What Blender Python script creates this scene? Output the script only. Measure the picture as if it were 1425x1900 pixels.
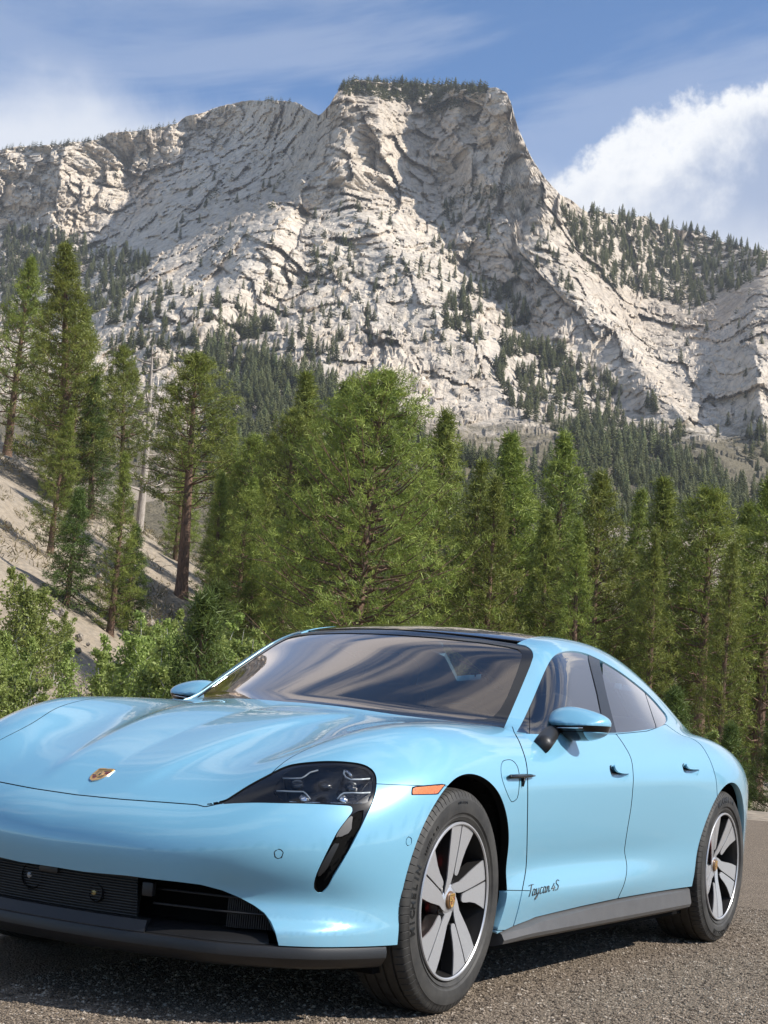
import bpy, bmesh, math, random
import numpy as np
from mathutils import Matrix, Vector
sc = bpy.context.scene
for o in list(bpy.data.objects): bpy.data.objects.remove(o)
R_ = math.radians
# ---------------------------------------------------------------- camera
IMW, IMH = 1425.0, 1900.0
CF = 2923.6                                   # focal length in photo pixels
CPOS = np.array([4.777, 3.310, 0.935])
_yaw, _pit, _rol = R_(209.96), R_(7.5), R_(4.7)
CFW = np.array([math.cos(_yaw)*math.cos(_pit), math.sin(_yaw)*math.cos(_pit), math.sin(_pit)])
_r = np.cross(CFW, [0,0,1.0]); _r /= np.linalg.norm(_r); _u = np.cross(_r, CFW)
CRI = math.cos(_rol)*_r + math.sin(_rol)*_u
CUP = -math.sin(_rol)*_r + math.cos(_rol)*_u
cam_data = bpy.data.cameras.new('camera'); cam = bpy.data.objects.new('camera', cam_data)
sc.collection.objects.link(cam); sc.camera = cam
cam_data.sensor_fit = 'HORIZONTAL'; cam_data.sensor_width = 36.0
cam_data.lens = 36.0*CF/IMW; cam_data.clip_start = 0.05; cam_data.clip_end = 20000
cam.matrix_world = Matrix(((CRI[0],CUP[0],-CFW[0],CPOS[0]),(CRI[1],CUP[1],-CFW[1],CPOS[1]),(CRI[2],CUP[2],-CFW[2],CPOS[2]),(0,0,0,1)))
def proj(P):
    d = np.asarray(P, float) - CPOS; z = d@CFW
    return np.stack([IMW/2 + CF*(d@CRI)/z, IMH/2 - CF*(d@CUP)/z], -1)
def ray(px, py):
    d = CFW*CF + CRI*(px-IMW/2) - CUP*(py-IMH/2); return d/np.linalg.norm(d)
# ---------------------------------------------------------------- sun, sky, exposure
SUN_AZ, SUN_EL = R_(106.0), R_(40.0)            # azimuth measured from +x towards +y
SUND = np.array([math.cos(SUN_EL)*math.cos(SUN_AZ), math.cos(SUN_EL)*math.sin(SUN_AZ), math.sin(SUN_EL)])
sd = bpy.data.lights.new('sun', 'SUN'); sd.energy = 4.8; sd.angle = R_(0.53); sd.color = (1.0, 0.95, 0.87)
so = bpy.data.objects.new('sun', sd); sc.collection.objects.link(so)
so.rotation_euler = Vector(SUND).to_track_quat('Z', 'Y').to_euler()
so.location = (0, 0, 60)
world = bpy.data.worlds.new('World'); sc.world = world; world.use_nodes = True
def build_world():
    nt = world.node_tree; nt.nodes.clear(); N = nt.nodes.new; L = nt.links.new
    def val(n, i, v):
        if hasattr(v, 'links'): L(v, n.inputs[i])
        else: n.inputs[i].default_value = v
    def M(op, a, b=None, c=None):
        n = N('ShaderNodeMath'); n.operation = op
        for i, v in enumerate((a, b, c)):
            if v is not None: val(n, i, v)
        return n.outputs[0]
    def dot(v, w):
        n = N('ShaderNodeVectorMath'); n.operation = 'DOT_PRODUCT'; L(v, n.inputs[0]); n.inputs[1].default_value = tuple(w); return n.outputs['Value']
    def noise(v, s, d, r=.6, dist=0.0):
        n = N('ShaderNodeTexNoise'); L(v, n.inputs['Vector']); n.inputs['Scale'].default_value = s; n.inputs['Detail'].default_value = d; n.inputs['Roughness'].default_value = r; n.inputs['Distortion'].default_value = dist; return n.outputs[0]
    def ss(x, a, b):
        n = N('ShaderNodeMapRange'); n.interpolation_type = 'SMOOTHSTEP'; val(n, 0, x); n.inputs[1].default_value = a; n.inputs[2].default_value = b; return n.outputs[0]
    def mixc(f, a, b):
        n = N('ShaderNodeMix'); n.data_type = 'RGBA'; val(n, 0, f)
        for i, v in ((6, a), (7, b)): val(n, i, v if hasattr(v, 'links') else (*v, 1))
        return n.outputs[2]
    out = N('ShaderNodeOutputWorld'); bg = N('ShaderNodeBackground'); L(bg.outputs[0], out.inputs[0])
    sky = N('ShaderNodeTexSky'); sky.sky_type = 'NISHITA'; sky.sun_disc = False
    sky.sun_elevation = SUN_EL; sky.sun_rotation = math.pi/2 - SUN_AZ
    sky.altitude = 2400; sky.air_density = 1.0; sky.dust_density = 0.3; sky.ozone_density = 3.0
    hs = N('ShaderNodeHueSaturation'); hs.inputs['Saturation'].default_value = 1.18; L(sky.outputs[0], hs.inputs['Color']); col = hs.outputs[0]
    d = N('ShaderNodeTexCoord').outputs['Generated']
    # high thin cloud drawn out over the whole dome (flat layer seen in perspective)
    sx = N('ShaderNodeSeparateXYZ'); L(d, sx.inputs[0]); zz = M('ADD', M('MAXIMUM', sx.outputs[2], 0.0), .12)
    cb = N('ShaderNodeCombineXYZ'); L(M('DIVIDE', sx.outputs[0], zz), cb.inputs[0]); L(M('DIVIDE', sx.outputs[1], zz), cb.inputs[1])
    mp = N('ShaderNodeMapping'); L(cb.outputs[0], mp.inputs[0]); mp.inputs['Rotation'].default_value = (0, 0, R_(35)); mp.inputs['Scale'].default_value = (1.0, .42, 1.0); mp.inputs['Location'].default_value = (1.5, 6.4, 0)
    n1 = noise(mp.outputs[0], 2.7, 9, .56, .8); m0 = N('ShaderNodeMapping'); L(cb.outputs[0], m0.inputs[0]); m0.inputs['Location'].default_value = (1.5, 6.4, 0); n0 = noise(m0.outputs[0], .55, 3)
    wisp = M('MULTIPLY', M('MULTIPLY', ss(n1, .46, .60), ss(n0, .28, .48)), .92)
    wisp = M('MULTIPLY', wisp, M('ADD', M('MULTIPLY', ss(sx.outputs[2], .02, .20), .24), M('MULTIPLY', ss(sx.outputs[2], .42, .62), .76)))
    col = mixc(wisp, col, (5.3, 5.4, 5.7))
    # banks of cumulus: given by where their edges stand in the sky
    def frame(px, py):
        c = ray(px, py); a = np.cross(c, [0,0,1.0]); a /= np.linalg.norm(a); u = np.cross(a, c); return c, CRI-c*(CRI@c), CUP-c*(CUP@c)
    puff = noise(d, 9.0, 10, .62, .2); fine = noise(d, 34.0, 6, .65)
    # right bank: rising edge from lower left to upper right
    c, a, u = frame(1200, 300); U = dot(d, a); V = dot(d, u); front = ss(dot(d, c), .45, .80)
    edge = M('SUBTRACT', M('ADD', M('MULTIPLY', M('MINIMUM', U, .16), .46), .022), V)
    edge = M('ADD', edge, M('ADD', M('MULTIPLY', M('SUBTRACT', puff, .5), .15), M('MULTIPLY', M('SUBTRACT', fine, .5), .055)))
    lim = M('ADD', M('ADD', U, .093), M('MULTIPLY', M('SUBTRACT', puff, .5), .10))
    dens = M('MULTIPLY', M('MULTIPLY', ss(edge, -.003, .016), ss(lim, -.02, .05)), front)
    shade = ss(M('ADD', edge, M('MULTIPLY', M('SUBTRACT', puff, .5), .05)), .014, .072)
    col = mixc(M('MULTIPLY', dens, .95), col, mixc(shade, (6.0, 6.05, 6.1), (2.25, 2.75, 3.85)))
    # left bank: soft layer low behind the ridge
    c, a, u = frame(150, 250); U = dot(d, a); V = dot(d, u); front = ss(dot(d, c), .60, .88)
    edge = M('SUBTRACT', M('SUBTRACT', .040, M('MULTIPLY', M('ABSOLUTE', M('ADD', U, .02)), .16)), V)
    edge = M('ADD', edge, M('ADD', M('MULTIPLY', M('SUBTRACT', puff, .5), .05), M('MULTIPLY', M('SUBTRACT', fine, .5), .012)))
    dens = M('MULTIPLY', M('MULTIPLY', ss(edge, -.012, .040), front), .90)
    col = mixc(dens, col, (5.0, 5.2, 5.6))
    L(col, bg.inputs[0]); bg.inputs[1].default_value = 0.125
build_world()
sc.view_settings.view_transform = 'Standard'; sc.view_settings.look = 'None'
sc.view_settings.exposure = 0.5; sc.view_settings.gamma = 1.0; sc.view_settings.use_curve_mapping = False
sc.render.engine = 'CYCLES'
sc.cycles.use_denoising = True
try:
    sc.cycles.denoiser = 'OPENIMAGEDENOISE'; sc.cycles.denoising_input_passes = 'RGB_ALBEDO_NORMAL'
except Exception: pass
sc.cycles.max_bounces = 8; sc.cycles.transparent_max_bounces = 16; sc.cycles.diffuse_bounces = 3; sc.cycles.glossy_bounces = 4
sc.cycles.caustics_reflective = False; sc.cycles.caustics_refractive = False
# ---------------------------------------------------------------- helpers
COL = sc.collection
def mesh_np(name, V, F, mat=None, smooth=True, normals=None, fmat=None):
    """V (n,3), F (m,3|4) arrays or list of arrays -> mesh"""
    me = bpy.data.meshes.new(name)
    if isinstance(F, (list, tuple)) and len(F) and isinstance(F[0], np.ndarray) and F[0].ndim == 2: Fs = [f for f in F if len(f)]
    else: Fs = [np.asarray(F)]
    V = np.asarray(V, np.float32)
    me.vertices.add(len(V)); me.vertices.foreach_set('co', V.ravel())
    nl = sum(f.size for f in Fs); nf = sum(len(f) for f in Fs)
    me.loops.add(nl); me.polygons.add(nf)
    lv = np.concatenate([f.ravel() for f in Fs]).astype(np.int32)
    tot = np.concatenate([np.full(len(f), f.shape[1], np.int32) for f in Fs])
    st = np.concatenate([[0], np.cumsum(tot)[:-1]]).astype(np.int32)
    me.loops.foreach_set('vertex_index', lv)
    me.polygons.foreach_set('loop_start', st); me.polygons.foreach_set('loop_total', tot)
    me.polygons.foreach_set('use_smooth', np.full(nf, bool(smooth)))
    if mat is not None:
        for m in (mat if isinstance(mat, (list, tuple)) else [mat]): me.materials.append(m)
    if fmat is not None: me.polygons.foreach_set('material_index', np.asarray(fmat, np.int32))
    me.update(calc_edges=True); me.validate()
    if normals is not None and len(me.vertices) == len(V):
        n = np.asarray(normals, float); n = n/np.maximum(np.linalg.norm(n, axis=1, keepdims=True), 1e-9)
        me.normals_split_custom_set_from_vertices(n.tolist())
    return me
def add(name, me, parent=None, loc=(0,0,0), rot=(0,0,0), scale=None):
    o = bpy.data.objects.new(name, me); COL.objects.link(o)
    o.location = loc; o.rotation_euler = rot
    if scale is not None: o.scale = scale if hasattr(scale, '__len__') else (scale,)*3
    if parent is not None: o.parent = parent
    return o
def tag(o, label=None, cat=None, group=None, kind=None):
    if label: o['label'] = label
    if cat: o['category'] = cat
    if group: o['group'] = group
    if kind: o['kind'] = kind
    return o
def bm_mesh(name, bm, mat=None, smooth=True, angle=None):
    me = bpy.data.meshes.new(name); bm.to_mesh(me); bm.free()
    if mat is not None: me.materials.append(mat)
    me.polygons.foreach_set('use_smooth', [smooth]*len(me.polygons))
    if angle is not None:
        me.set_sharp_from_angle(angle=angle)
    return me
class MB:
    """collects polygons of any size"""
    def __init__(s): s.v = []; s.f = []
    def box(s, c, d, M=None, bev=0.0):
        cx, cy, cz = c; dx, dy, dz = d[0]/2, d[1]/2, d[2]/2
        p = [(cx+a*dx, cy+b*dy, cz+e*dz) for a in (-1,1) for b in (-1,1) for e in (-1,1)]
        if M is not None: p = [tuple(M @ Vector(q)) for q in p]
        n = len(s.v); s.v += p
        s.f += [[n+i for i in q] for q in ((0,1,3,2),(4,6,7,5),(0,4,5,1),(2,3,7,6),(0,2,6,4),(1,5,7,3))]
    def tube(s, pts, rad, k=8, cap=True, flat=None):
        pts = [np.asarray(p, float) for p in pts]; n0 = len(s.v); m = len(pts)
        rad = rad if hasattr(rad, '__len__') else [rad]*m
        t0 = pts[1]-pts[0]; a = np.cross(t0, [0,0,1.0])
        if np.linalg.norm(a) < 1e-6: a = np.array([1.0,0,0])
        a /= np.linalg.norm(a)
        for i in range(m):
            t = pts[min(i+1,m-1)]-pts[max(i-1,0)]; t /= max(np.linalg.norm(t),1e-9)
            a = a - t*(a@t); a /= max(np.linalg.norm(a),1e-9); b = np.cross(t, a)
            for j in range(k):
                an = 2*math.pi*j/k
                s.v.append(tuple(pts[i]+rad[i]*(math.cos(an)*a+math.sin(an)*b*(flat or 1.0))))
        for i in range(m-1):
            for j in range(k):
                j2 = (j+1)%k
                s.f.append([n0+i*k+j, n0+i*k+j2, n0+(i+1)*k+j2, n0+(i+1)*k+j])
        if cap:
            s.f.append([n0+j for j in range(k)][::-1]); s.f.append([n0+(m-1)*k+j for j in range(k)])
    def prism(s, poly, to3, d0, d1):
        """2-D polygon extruded between depth d0 and d1, to3(a,b,d)->xyz"""
        n = len(s.v); m = len(poly)
        s.v += [tuple(to3(a,b,d0)) for a,b in poly] + [tuple(to3(a,b,d1)) for a,b in poly]
        s.f.append([n+i for i in range(m)][::-1]); s.f.append([n+m+i for i in range(m)])
        for i in range(m):
            j = (i+1)%m; s.f.append([n+i, n+j, n+m+j, n+m+i])
    def me(s, name, mat, smooth=False, bevel=0.0, seg=2, angle=R_(35)):
        m = bpy.data.meshes.new(name); m.from_pydata([tuple(v) for v in s.v], [], s.f); m.update()
        bm = bmesh.new(); bm.from_mesh(m); bmesh.ops.recalc_face_normals(bm, faces=bm.faces)
        if bevel > 0:
            es = [e for e in bm.edges if len(e.link_faces) == 2 and e.calc_face_angle(0) > R_(30)]
            bmesh.ops.bevel(bm, geom=es, offset=bevel, segments=seg, affect='EDGES', profile=0.5, clamp_overlap=True)
        bm.to_mesh(m); bm.free()
        m.materials.append(mat); m.polygons.foreach_set('use_smooth', [True]*len(m.polygons))
        if not smooth: m.set_sharp_from_angle(angle=angle)
        return m
def revolve(prof, k, a0=0.0):
    """prof: list of (radius, axial) -> V,F around local y axis (axial = y)"""
    V = []; F = []
    for i,(r,y) in enumerate(prof):
        for j in range(k):
            a = a0+2*math.pi*j/k; V.append((r*math.cos(a), y, r*math.sin(a)))
    for i in range(len(prof)-1):
        for j in range(k):
            j2 = (j+1)%k; F.append((i*k+j, i*k+j2, (i+1)*k+j2, (i+1)*k+j))
    return np.array(V), np.array(F)
# ---- splines
class Spl:
    """natural cubic spline with linear extrapolation, cardinal basis"""
    def __init__(s, x, y=None):
        x = np.asarray(x, float); o = np.argsort(x); s.o = o; s.x = x[o]; n = len(x)
        h = np.diff(s.x); A = np.zeros((n,n)); B = np.zeros((n,n)); A[0,0] = A[-1,-1] = 1
        for i in range(1, n-1):
            A[i,i-1] = h[i-1]; A[i,i] = 2*(h[i-1]+h[i]); A[i,i+1] = h[i]
            B[i,i-1] = 6/h[i-1]; B[i,i] = -6/h[i-1]-6/h[i]; B[i,i+1] = 6/h[i]
        s.K = np.linalg.solve(A, B)              # second derivatives from values
        s.y = None if y is None else np.asarray(y, float)[o]
        if s.y is not None: s.m = s.K@s.y
    def __call__(s, q):
        return s.ev(q, s.y, s.m)
    def ev(s, q, y, m):
        q = np.asarray(q, float); x = s.x; qq = np.clip(q, x[0], x[-1])
        i = np.clip(np.searchsorted(x, qq)-1, 0, len(x)-2); h = x[i+1]-x[i]
        a = (x[i+1]-qq)/h; b = (qq-x[i])/h
        r = a*y[i]+b*y[i+1]+((a**3-a)*m[i]+(b**3-b)*m[i+1])*h*h/6
        h0 = x[1]-x[0]; s0 = (y[1]-y[0])/h0-h0*(2*m[0]+m[1])/6
        h1 = x[-1]-x[-2]; s1 = (y[-1]-y[-2])/h1+h1*(2*m[-1]+m[-2])/6
        return r+np.where(q < x[0], (q-x[0])*s0, 0)+np.where(q > x[-1], (q-x[-1])*s1, 0)
    def basis(s, q):
        q = np.asarray(q, float); n = len(s.x); out = np.empty(q.shape+(n,))
        I = np.eye(n)
        for k in range(n): out[..., k] = s.ev(q, I[k], s.K[:,k])
        return out
class Ten:
    """tensor-product cubic spline surface"""
    def __init__(s, xk, yk, tab):
        s.sx = Spl(xk); s.sy = Spl(yk); s.t = np.asarray(tab, float)[s.sx.o][:, s.sy.o]
    def __call__(s, x, y):
        return np.einsum('...i,ij,...j->...', s.sx.basis(x), s.t, s.sy.basis(y), optimize=True)
    def grid(s, x, y): return s.sx.basis(x)@s.t@s.sy.basis(y).T
def smax(a, b, k):
    h = np.maximum(k-np.abs(a-b), 0)/k; return np.maximum(a,b)+h*h*k*0.25
def smin(a, b, k): return -smax(-a, -b, k)
def sstep(e0, e1, x):
    t = np.clip((x-e0)/(e1-e0), 0, 1); return t*t*(3-2*t)
def surface_nets(fgrid, ax, ay, az):
    """fgrid (nx,ny,nz) -> V, quads"""
    nx, ny, nz = fgrid.shape; ins = fgrid < 0
    c = np.zeros((nx-1,ny-1,nz-1), np.int8)
    for i in (0,1):
        for j in (0,1):
            for k in (0,1): c += ins[i:nx-1+i, j:ny-1+j, k:nz-1+k]
    act = (c > 0)&(c < 8); idx = np.full(act.shape, -1, np.int64); I = np.argwhere(act); idx[act] = np.arange(len(I))
    acc = np.zeros((len(I),3)); cnt = np.zeros(len(I))
    corners = [(i,j,k) for i in (0,1) for j in (0,1) for k in (0,1)]
    fv = [fgrid[I[:,0]+a, I[:,1]+b, I[:,2]+d] for a,b,d in corners]
    for p in range(8):
        for q in range(p+1, 8):
            dd = [abs(corners[p][m]-corners[q][m]) for m in range(3)]
            if sum(dd) != 1: continue
            f0, f1 = fv[p], fv[q]; m = (f0 < 0) != (f1 < 0)
            t = np.where(m, f0/(f0-f1+1e-30), 0)
            for d in range(3):
                acc[:,d] += np.where(m, corners[p][d]+t*(corners[q][d]-corners[p][d]), 0)
            cnt += m
    L = acc/cnt[:,None]
    V = np.stack([ax[I[:,0]]+L[:,0]*(ax[1]-ax[0]), ay[I[:,1]]+L[:,1]*(ay[1]-ay[0]), az[I[:,2]]+L[:,2]*(az[1]-az[0])], -1)
    Q = []
    def edge(d):
        s0 = [slice(None)]*3; s1 = [slice(None)]*3; s0[d] = slice(0,-1); s1[d] = slice(1,None)
        a = ins[tuple(s0)]; b = ins[tuple(s1)]; E = np.argwhere(a != b)
        o = [m for m in range(3) if m != d]
        ok = (E[:,o[0]] > 0)&(E[:,o[1]] > 0)&(E[:,o[0]] < fgrid.shape[o[0]]-1)&(E[:,o[1]] < fgrid.shape[o[1]]-1); E = E[ok]
        def cell(da, db):
            e = E.copy(); e[:,o[0]] -= da; e[:,o[1]] -= db; return idx[e[:,0], e[:,1], e[:,2]]
        q = np.stack([cell(1,1), cell(0,1), cell(0,0), cell(1,0)], -1)
        fl = a[E[:,0], E[:,1], E[:,2]]
        if d == 1: fl = ~fl
        q[~fl] = q[~fl][:, ::-1]
        return q
    Q = np.concatenate([edge(d) for d in range(3)]); Q = Q[(Q >= 0).all(1)]
    return V, Q
def clip_mesh(V, T, g):
    """triangles T split along g=0 -> (V2, T_in (g<0), T_out). V may carry extra columns"""
    s = g < 0; c = s[T].sum(1)
    Tin = [T[c == 3]]; Tout = [T[c == 0]]
    newv = [V]; n = len(V); M = {}
    mix = T[(c == 1)|(c == 2)]; cm = s[mix].sum(1)
    if len(mix):
        # rotate so that the odd vertex is first
        odd = np.where(cm[:,None] == 1, s[mix], ~s[mix]).argmax(1)
        r = np.arange(len(mix)); A = mix[r, odd]; B = mix[r, (odd+1)%3]; C = mix[r, (odd+2)%3]
        key = np.concatenate([np.sort(np.stack([A,B],1),1), np.sort(np.stack([A,C],1),1)])
        uk, inv = np.unique(key, axis=0, return_inverse=True); inv = inv.ravel()
        g0, g1 = g[uk[:,0]], g[uk[:,1]]; t = (g0/(g0-g1))[:,None]
        newv.append(V[uk[:,0]]*(1-t)+V[uk[:,1]]*t)
        AB = n+inv[:len(mix)]; AC = n+inv[len(mix):]
        tri1 = np.stack([A,AB,AC],1); tri2 = np.stack([AB,B,C],1); tri3 = np.stack([AB,C,AC],1)
        m = cm == 1
        Tin += [tri1[m], tri2[~m], tri3[~m]]; Tout += [tri1[~m], tri2[m], tri3[m]]
    return np.concatenate(newv), np.concatenate(Tin), np.concatenate(Tout)
def compact(V, T):
    u, inv = np.unique(T, return_inverse=True); return V[u], inv.reshape(T.shape)
def poly_sd(P, poly):
    """signed distance (inside negative) of points P (n,2) to closed polygon"""
    poly = np.asarray(poly, float); n = len(poly); d = np.full(len(P), 1e30); ins = np.zeros(len(P), bool)
    x, y = P[:,0], P[:,1]
    for i in range(n):
        a = poly[i]; b = poly[(i+1)%n]; e = b-a; L = e@e
        if L < 1e-20: continue
        t = np.clip(((x-a[0])*e[0]+(y-a[1])*e[1])/L, 0, 1)
        d = np.minimum(d, (x-a[0]-t*e[0])**2+(y-a[1]-t*e[1])**2)
        c = ((a[1] > y) != (b[1] > y)); xi = a[0]+(y-a[1])*e[0]/(e[1] if abs(e[1]) > 1e-12 else 1e-12)
        ins ^= c&(x < xi)
    d = np.sqrt(d); return np.where(ins, -d, d)
def line_sd(P, pts):
    """unsigned distance to an open polyline"""
    pts = np.asarray(pts, float); d = np.full(len(P), 1e30); x, y = P[:,0], P[:,1]
    for a, b in zip(pts[:-1], pts[1:]):
        e = b-a; L = max(e@e, 1e-20); t = np.clip(((x-a[0])*e[0]+(y-a[1])*e[1])/L, 0, 1)
        d = np.minimum(d, (x-a[0]-t*e[0])**2+(y-a[1]-t*e[1])**2)
    return np.sqrt(d)
def smooth_poly(pts, closed=True, n=4):
    """Catmull-Rom resample of a polyline"""
    P = np.asarray(pts, float); m = len(P); out = []
    rng = range(m) if closed else range(m-1)
    for i in rng:
        if closed: p0, p1, p2, p3 = P[(i-1)%m], P[i], P[(i+1)%m], P[(i+2)%m]
        else: p0, p1, p2, p3 = P[max(i-1,0)], P[i], P[i+1], P[min(i+2,m-1)]
        for k in range(n):
            t = k/n; out.append(0.5*((2*p1)+(-p0+p2)*t+(2*p0-5*p1+4*p2-p3)*t*t+(-p0+3*p1-3*p2+p3)*t**3))
    if not closed: out.append(P[-1])
    return np.array(out)
# ---------------------------------------------------------------- material helpers
def new_mat(name):
    m = bpy.data.materials.new(name); m.use_nodes = True; nt = m.node_tree
    b = nt.nodes.get('Principled BSDF'); return m, nt, b
def simple(name, col, rough=0.5, metal=0.0, coat=0.0, spec=0.5, coat_rough=0.03):
    m, nt, b = new_mat(name)
    b.inputs['Base Color'].default_value = (*col, 1); b.inputs['Roughness'].default_value = rough
    b.inputs['Metallic'].default_value = metal; b.inputs['Coat Weight'].default_value = coat
    b.inputs['Coat Roughness'].default_value = coat_rough; b.inputs['Specular IOR Level'].default_value = spec
    return m
class NT:
    def __init__(s, nt): s.nt = nt
    def n(s, t, **kw):
        nd = s.nt.nodes.new(t)
        for k, v in kw.items():
            if k == 'i':
                for kk, vv in v.items():
                    if hasattr(vv, 'is_output') or hasattr(vv, 'links'): s.nt.links.new(vv, nd.inputs[kk])
                    else: nd.inputs[kk].default_value = vv
            else: setattr(nd, k, v)
        return nd
    def ramp(s, fac, stops, interp='LINEAR'):
        r = s.nt.nodes.new('ShaderNodeValToRGB'); r.color_ramp.interpolation = interp
        e = r.color_ramp.elements
        while len(e) < len(stops): e.new(0.5)
        for el, (p, c) in zip(e, stops):
            el.position = p; el.color = c if len(c) == 4 else (*c, 1)
        s.nt.links.new(fac, r.inputs[0]); return r.outputs[0]
    def math(s, op, a, b=None, c=None):
        nd = s.nt.nodes.new('ShaderNodeMath'); nd.operation = op
        for k, v in enumerate((a, b, c)):
            if v is None: continue
            if hasattr(v, 'links'): s.nt.links.new(v, nd.inputs[k])
            else: nd.inputs[k].default_value = v
        return nd.outputs[0]
    def mix(s, f, a, b, mode='MIX'):
        nd = s.nt.nodes.new('ShaderNodeMix'); nd.data_type = 'RGBA'; nd.blend_type = mode
        for k, v in ((0, f), (6, a), (7, b)):
            if hasattr(v, 'links'): s.nt.links.new(v, nd.inputs[k])
            else: nd.inputs[k].default_value = v if k == 0 else ((*v, 1) if len(v) == 3 else v)
        return nd.outputs[2]
    def link(s, a, b): s.nt.links.new(a, b)
# ---------------------------------------------------------------- noise
def _hash(i, j, k, s):
    h = (i*374761393+j*668265263+k*2147483647+s*1274126177)&0xffffffff
    h = ((h^(h >> 13))*1274126177)&0xffffffff; h = (h^(h >> 16))&0xffffffff
    return h
def _rnd(i, j, k, s): return _hash(i, j, k, s).astype(np.float64)/4294967295.0
def vnoise(P, s=0):
    """value noise with quintic fade, -1..1"""
    f = np.floor(P).astype(np.int64); u = P-f; w = u*u*u*(u*(u*6-15)+10); out = 0
    for a in (0,1):
        for b in (0,1):
            for c in (0,1):
                wt = (w[:,0] if a else 1-w[:,0])*(w[:,1] if b else 1-w[:,1])*(w[:,2] if c else 1-w[:,2])
                out = out+wt*_rnd(f[:,0]+a, f[:,1]+b, f[:,2]+c, s)
    return out*2-1
def fbm(P, n=5, lac=2.07, gain=.5, s=0, ridge=False):
    o = np.zeros(len(P)); a = 1.0; t = 0; Q = P.copy()
    for i in range(n):
        v = vnoise(Q, s+i*17); v = (1-2*np.abs(v)) if ridge else v
        o += a*v; t += a; a *= gain; Q = Q*lac+11.3
    return o/t
def facets(P, s=0, tilt=1.0, off=1.0):
    """cellular blocks: every cell is a tilted plane, gives angular broken rock"""
    f = np.floor(P).astype(np.int64); best = np.full(len(P), 1e9); val = np.zeros(len(P)); sec = np.full(len(P), 1e9)
    for a in (-1,0,1):
        for b in (-1,0,1):
            for c in (-1,0,1):
                i, j, k = f[:,0]+a, f[:,1]+b, f[:,2]+c
                d = P-np.stack([i+_rnd(i,j,k,s), j+_rnd(i,j,k,s+1), k+_rnd(i,j,k,s+2)], 1)
                q = (d*d).sum(1); m = q < best
                v = off*(_rnd(i,j,k,s+3)-.5)+tilt*(d[:,0]*(_rnd(i,j,k,s+4)-.5)+d[:,1]*(_rnd(i,j,k,s+5)-.5)+d[:,2]*(_rnd(i,j,k,s+6)-.5))
                sec = np.where(m, best, np.minimum(sec, q)); val = np.where(m, v, val); best = np.where(m, q, best)
    return val, np.sqrt(sec)-np.sqrt(best)
# ---------------------------------------------------------------- frame along the view: d forward, l to the right (metres on the ground)
DH = np.array([math.cos(_yaw), math.sin(_yaw), 0.0]); LH = np.array([DH[1], -DH[0], 0.0])
def gpos(d, l, z=0.0): return CPOS*np.array([1,1,0])+DH*d+LH*l+np.array([0,0,z])
def floor_h(d, l):
    d = np.asarray(d, float); l = np.asarray(l, float)
    base = -.0*d-1.1*sstep(22,34,d)+.00062*np.maximum(d-55,0)**2
    hill = -10.9-.514*l+.1315*np.minimum(d,118)-.05*np.maximum(d-118,0)
    hill = hill-.10*np.maximum(hill-14,0)
    h = smax(base, hill, 3.0)
    # the gravel lot stays level
    return np.where(d < 22, np.minimum(h, 0)*0, h*sstep(22,40,d))
def px_dir(px, py):
    px = np.asarray(px, float); py = np.asarray(py, float)
    v = CFW*CF+CRI*(px-IMW/2)[...,None]-CUP*(py-IMH/2)[...,None]; return v/np.linalg.norm(v, axis=-1, keepdims=True)
def ground_at(px, py, dmin=22.0, dmax=200.0):
    """where a photo ray meets the valley floor / hillside"""
    v = px_dir(np.array([px]), np.array([py]))[0]; hz = math.hypot(v[0], v[1])
    for d in np.arange(dmin, dmax, .5):
        t = d/(v[:2]@DH[:2]); p = CPOS+v*t; l = (p-CPOS)@LH
        if p[2] <= floor_h(d, l): return p, d, l
    return None, None, None
# ---------------------------------------------------------------- materials
def mat_ground(name, cols, scale, bump, rough=.95, peb=None):
    m, nt, b = new_mat(name); t = NT(nt); tc = t.n('ShaderNodeTexCoord')
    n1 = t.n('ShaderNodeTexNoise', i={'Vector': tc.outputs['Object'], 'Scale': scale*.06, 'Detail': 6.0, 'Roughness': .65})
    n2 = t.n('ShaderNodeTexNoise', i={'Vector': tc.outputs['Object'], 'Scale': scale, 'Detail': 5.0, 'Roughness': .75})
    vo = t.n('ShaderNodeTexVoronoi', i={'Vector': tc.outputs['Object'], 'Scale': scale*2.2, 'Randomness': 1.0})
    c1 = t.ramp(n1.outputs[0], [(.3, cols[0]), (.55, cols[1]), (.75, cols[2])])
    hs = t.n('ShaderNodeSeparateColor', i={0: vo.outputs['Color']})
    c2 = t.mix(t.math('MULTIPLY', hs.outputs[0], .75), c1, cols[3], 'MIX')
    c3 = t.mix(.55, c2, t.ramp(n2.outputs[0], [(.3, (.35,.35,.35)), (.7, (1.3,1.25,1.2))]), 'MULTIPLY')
    t.link(c3, b.inputs['Base Color']); b.inputs['Roughness'].default_value = rough; b.inputs['Specular IOR Level'].default_value = .25
    h = t.math('ADD', t.math('MULTIPLY', n2.outputs[0], .7), t.math('MULTIPLY', vo.outputs['Distance'], -.9))
    bp = t.n('ShaderNodeBump', i={'Strength': 1.0, 'Distance': bump, 'Height': h}); t.link(bp.outputs[0], b.inputs['Normal'])
    return m
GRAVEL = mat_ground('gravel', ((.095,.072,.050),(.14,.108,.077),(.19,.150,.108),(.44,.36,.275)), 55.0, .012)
SLOPE = mat_ground('dry_slope', ((.28,.235,.18),(.37,.32,.255),(.44,.39,.32),(.32,.265,.20)), 1.6, .10)
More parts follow.
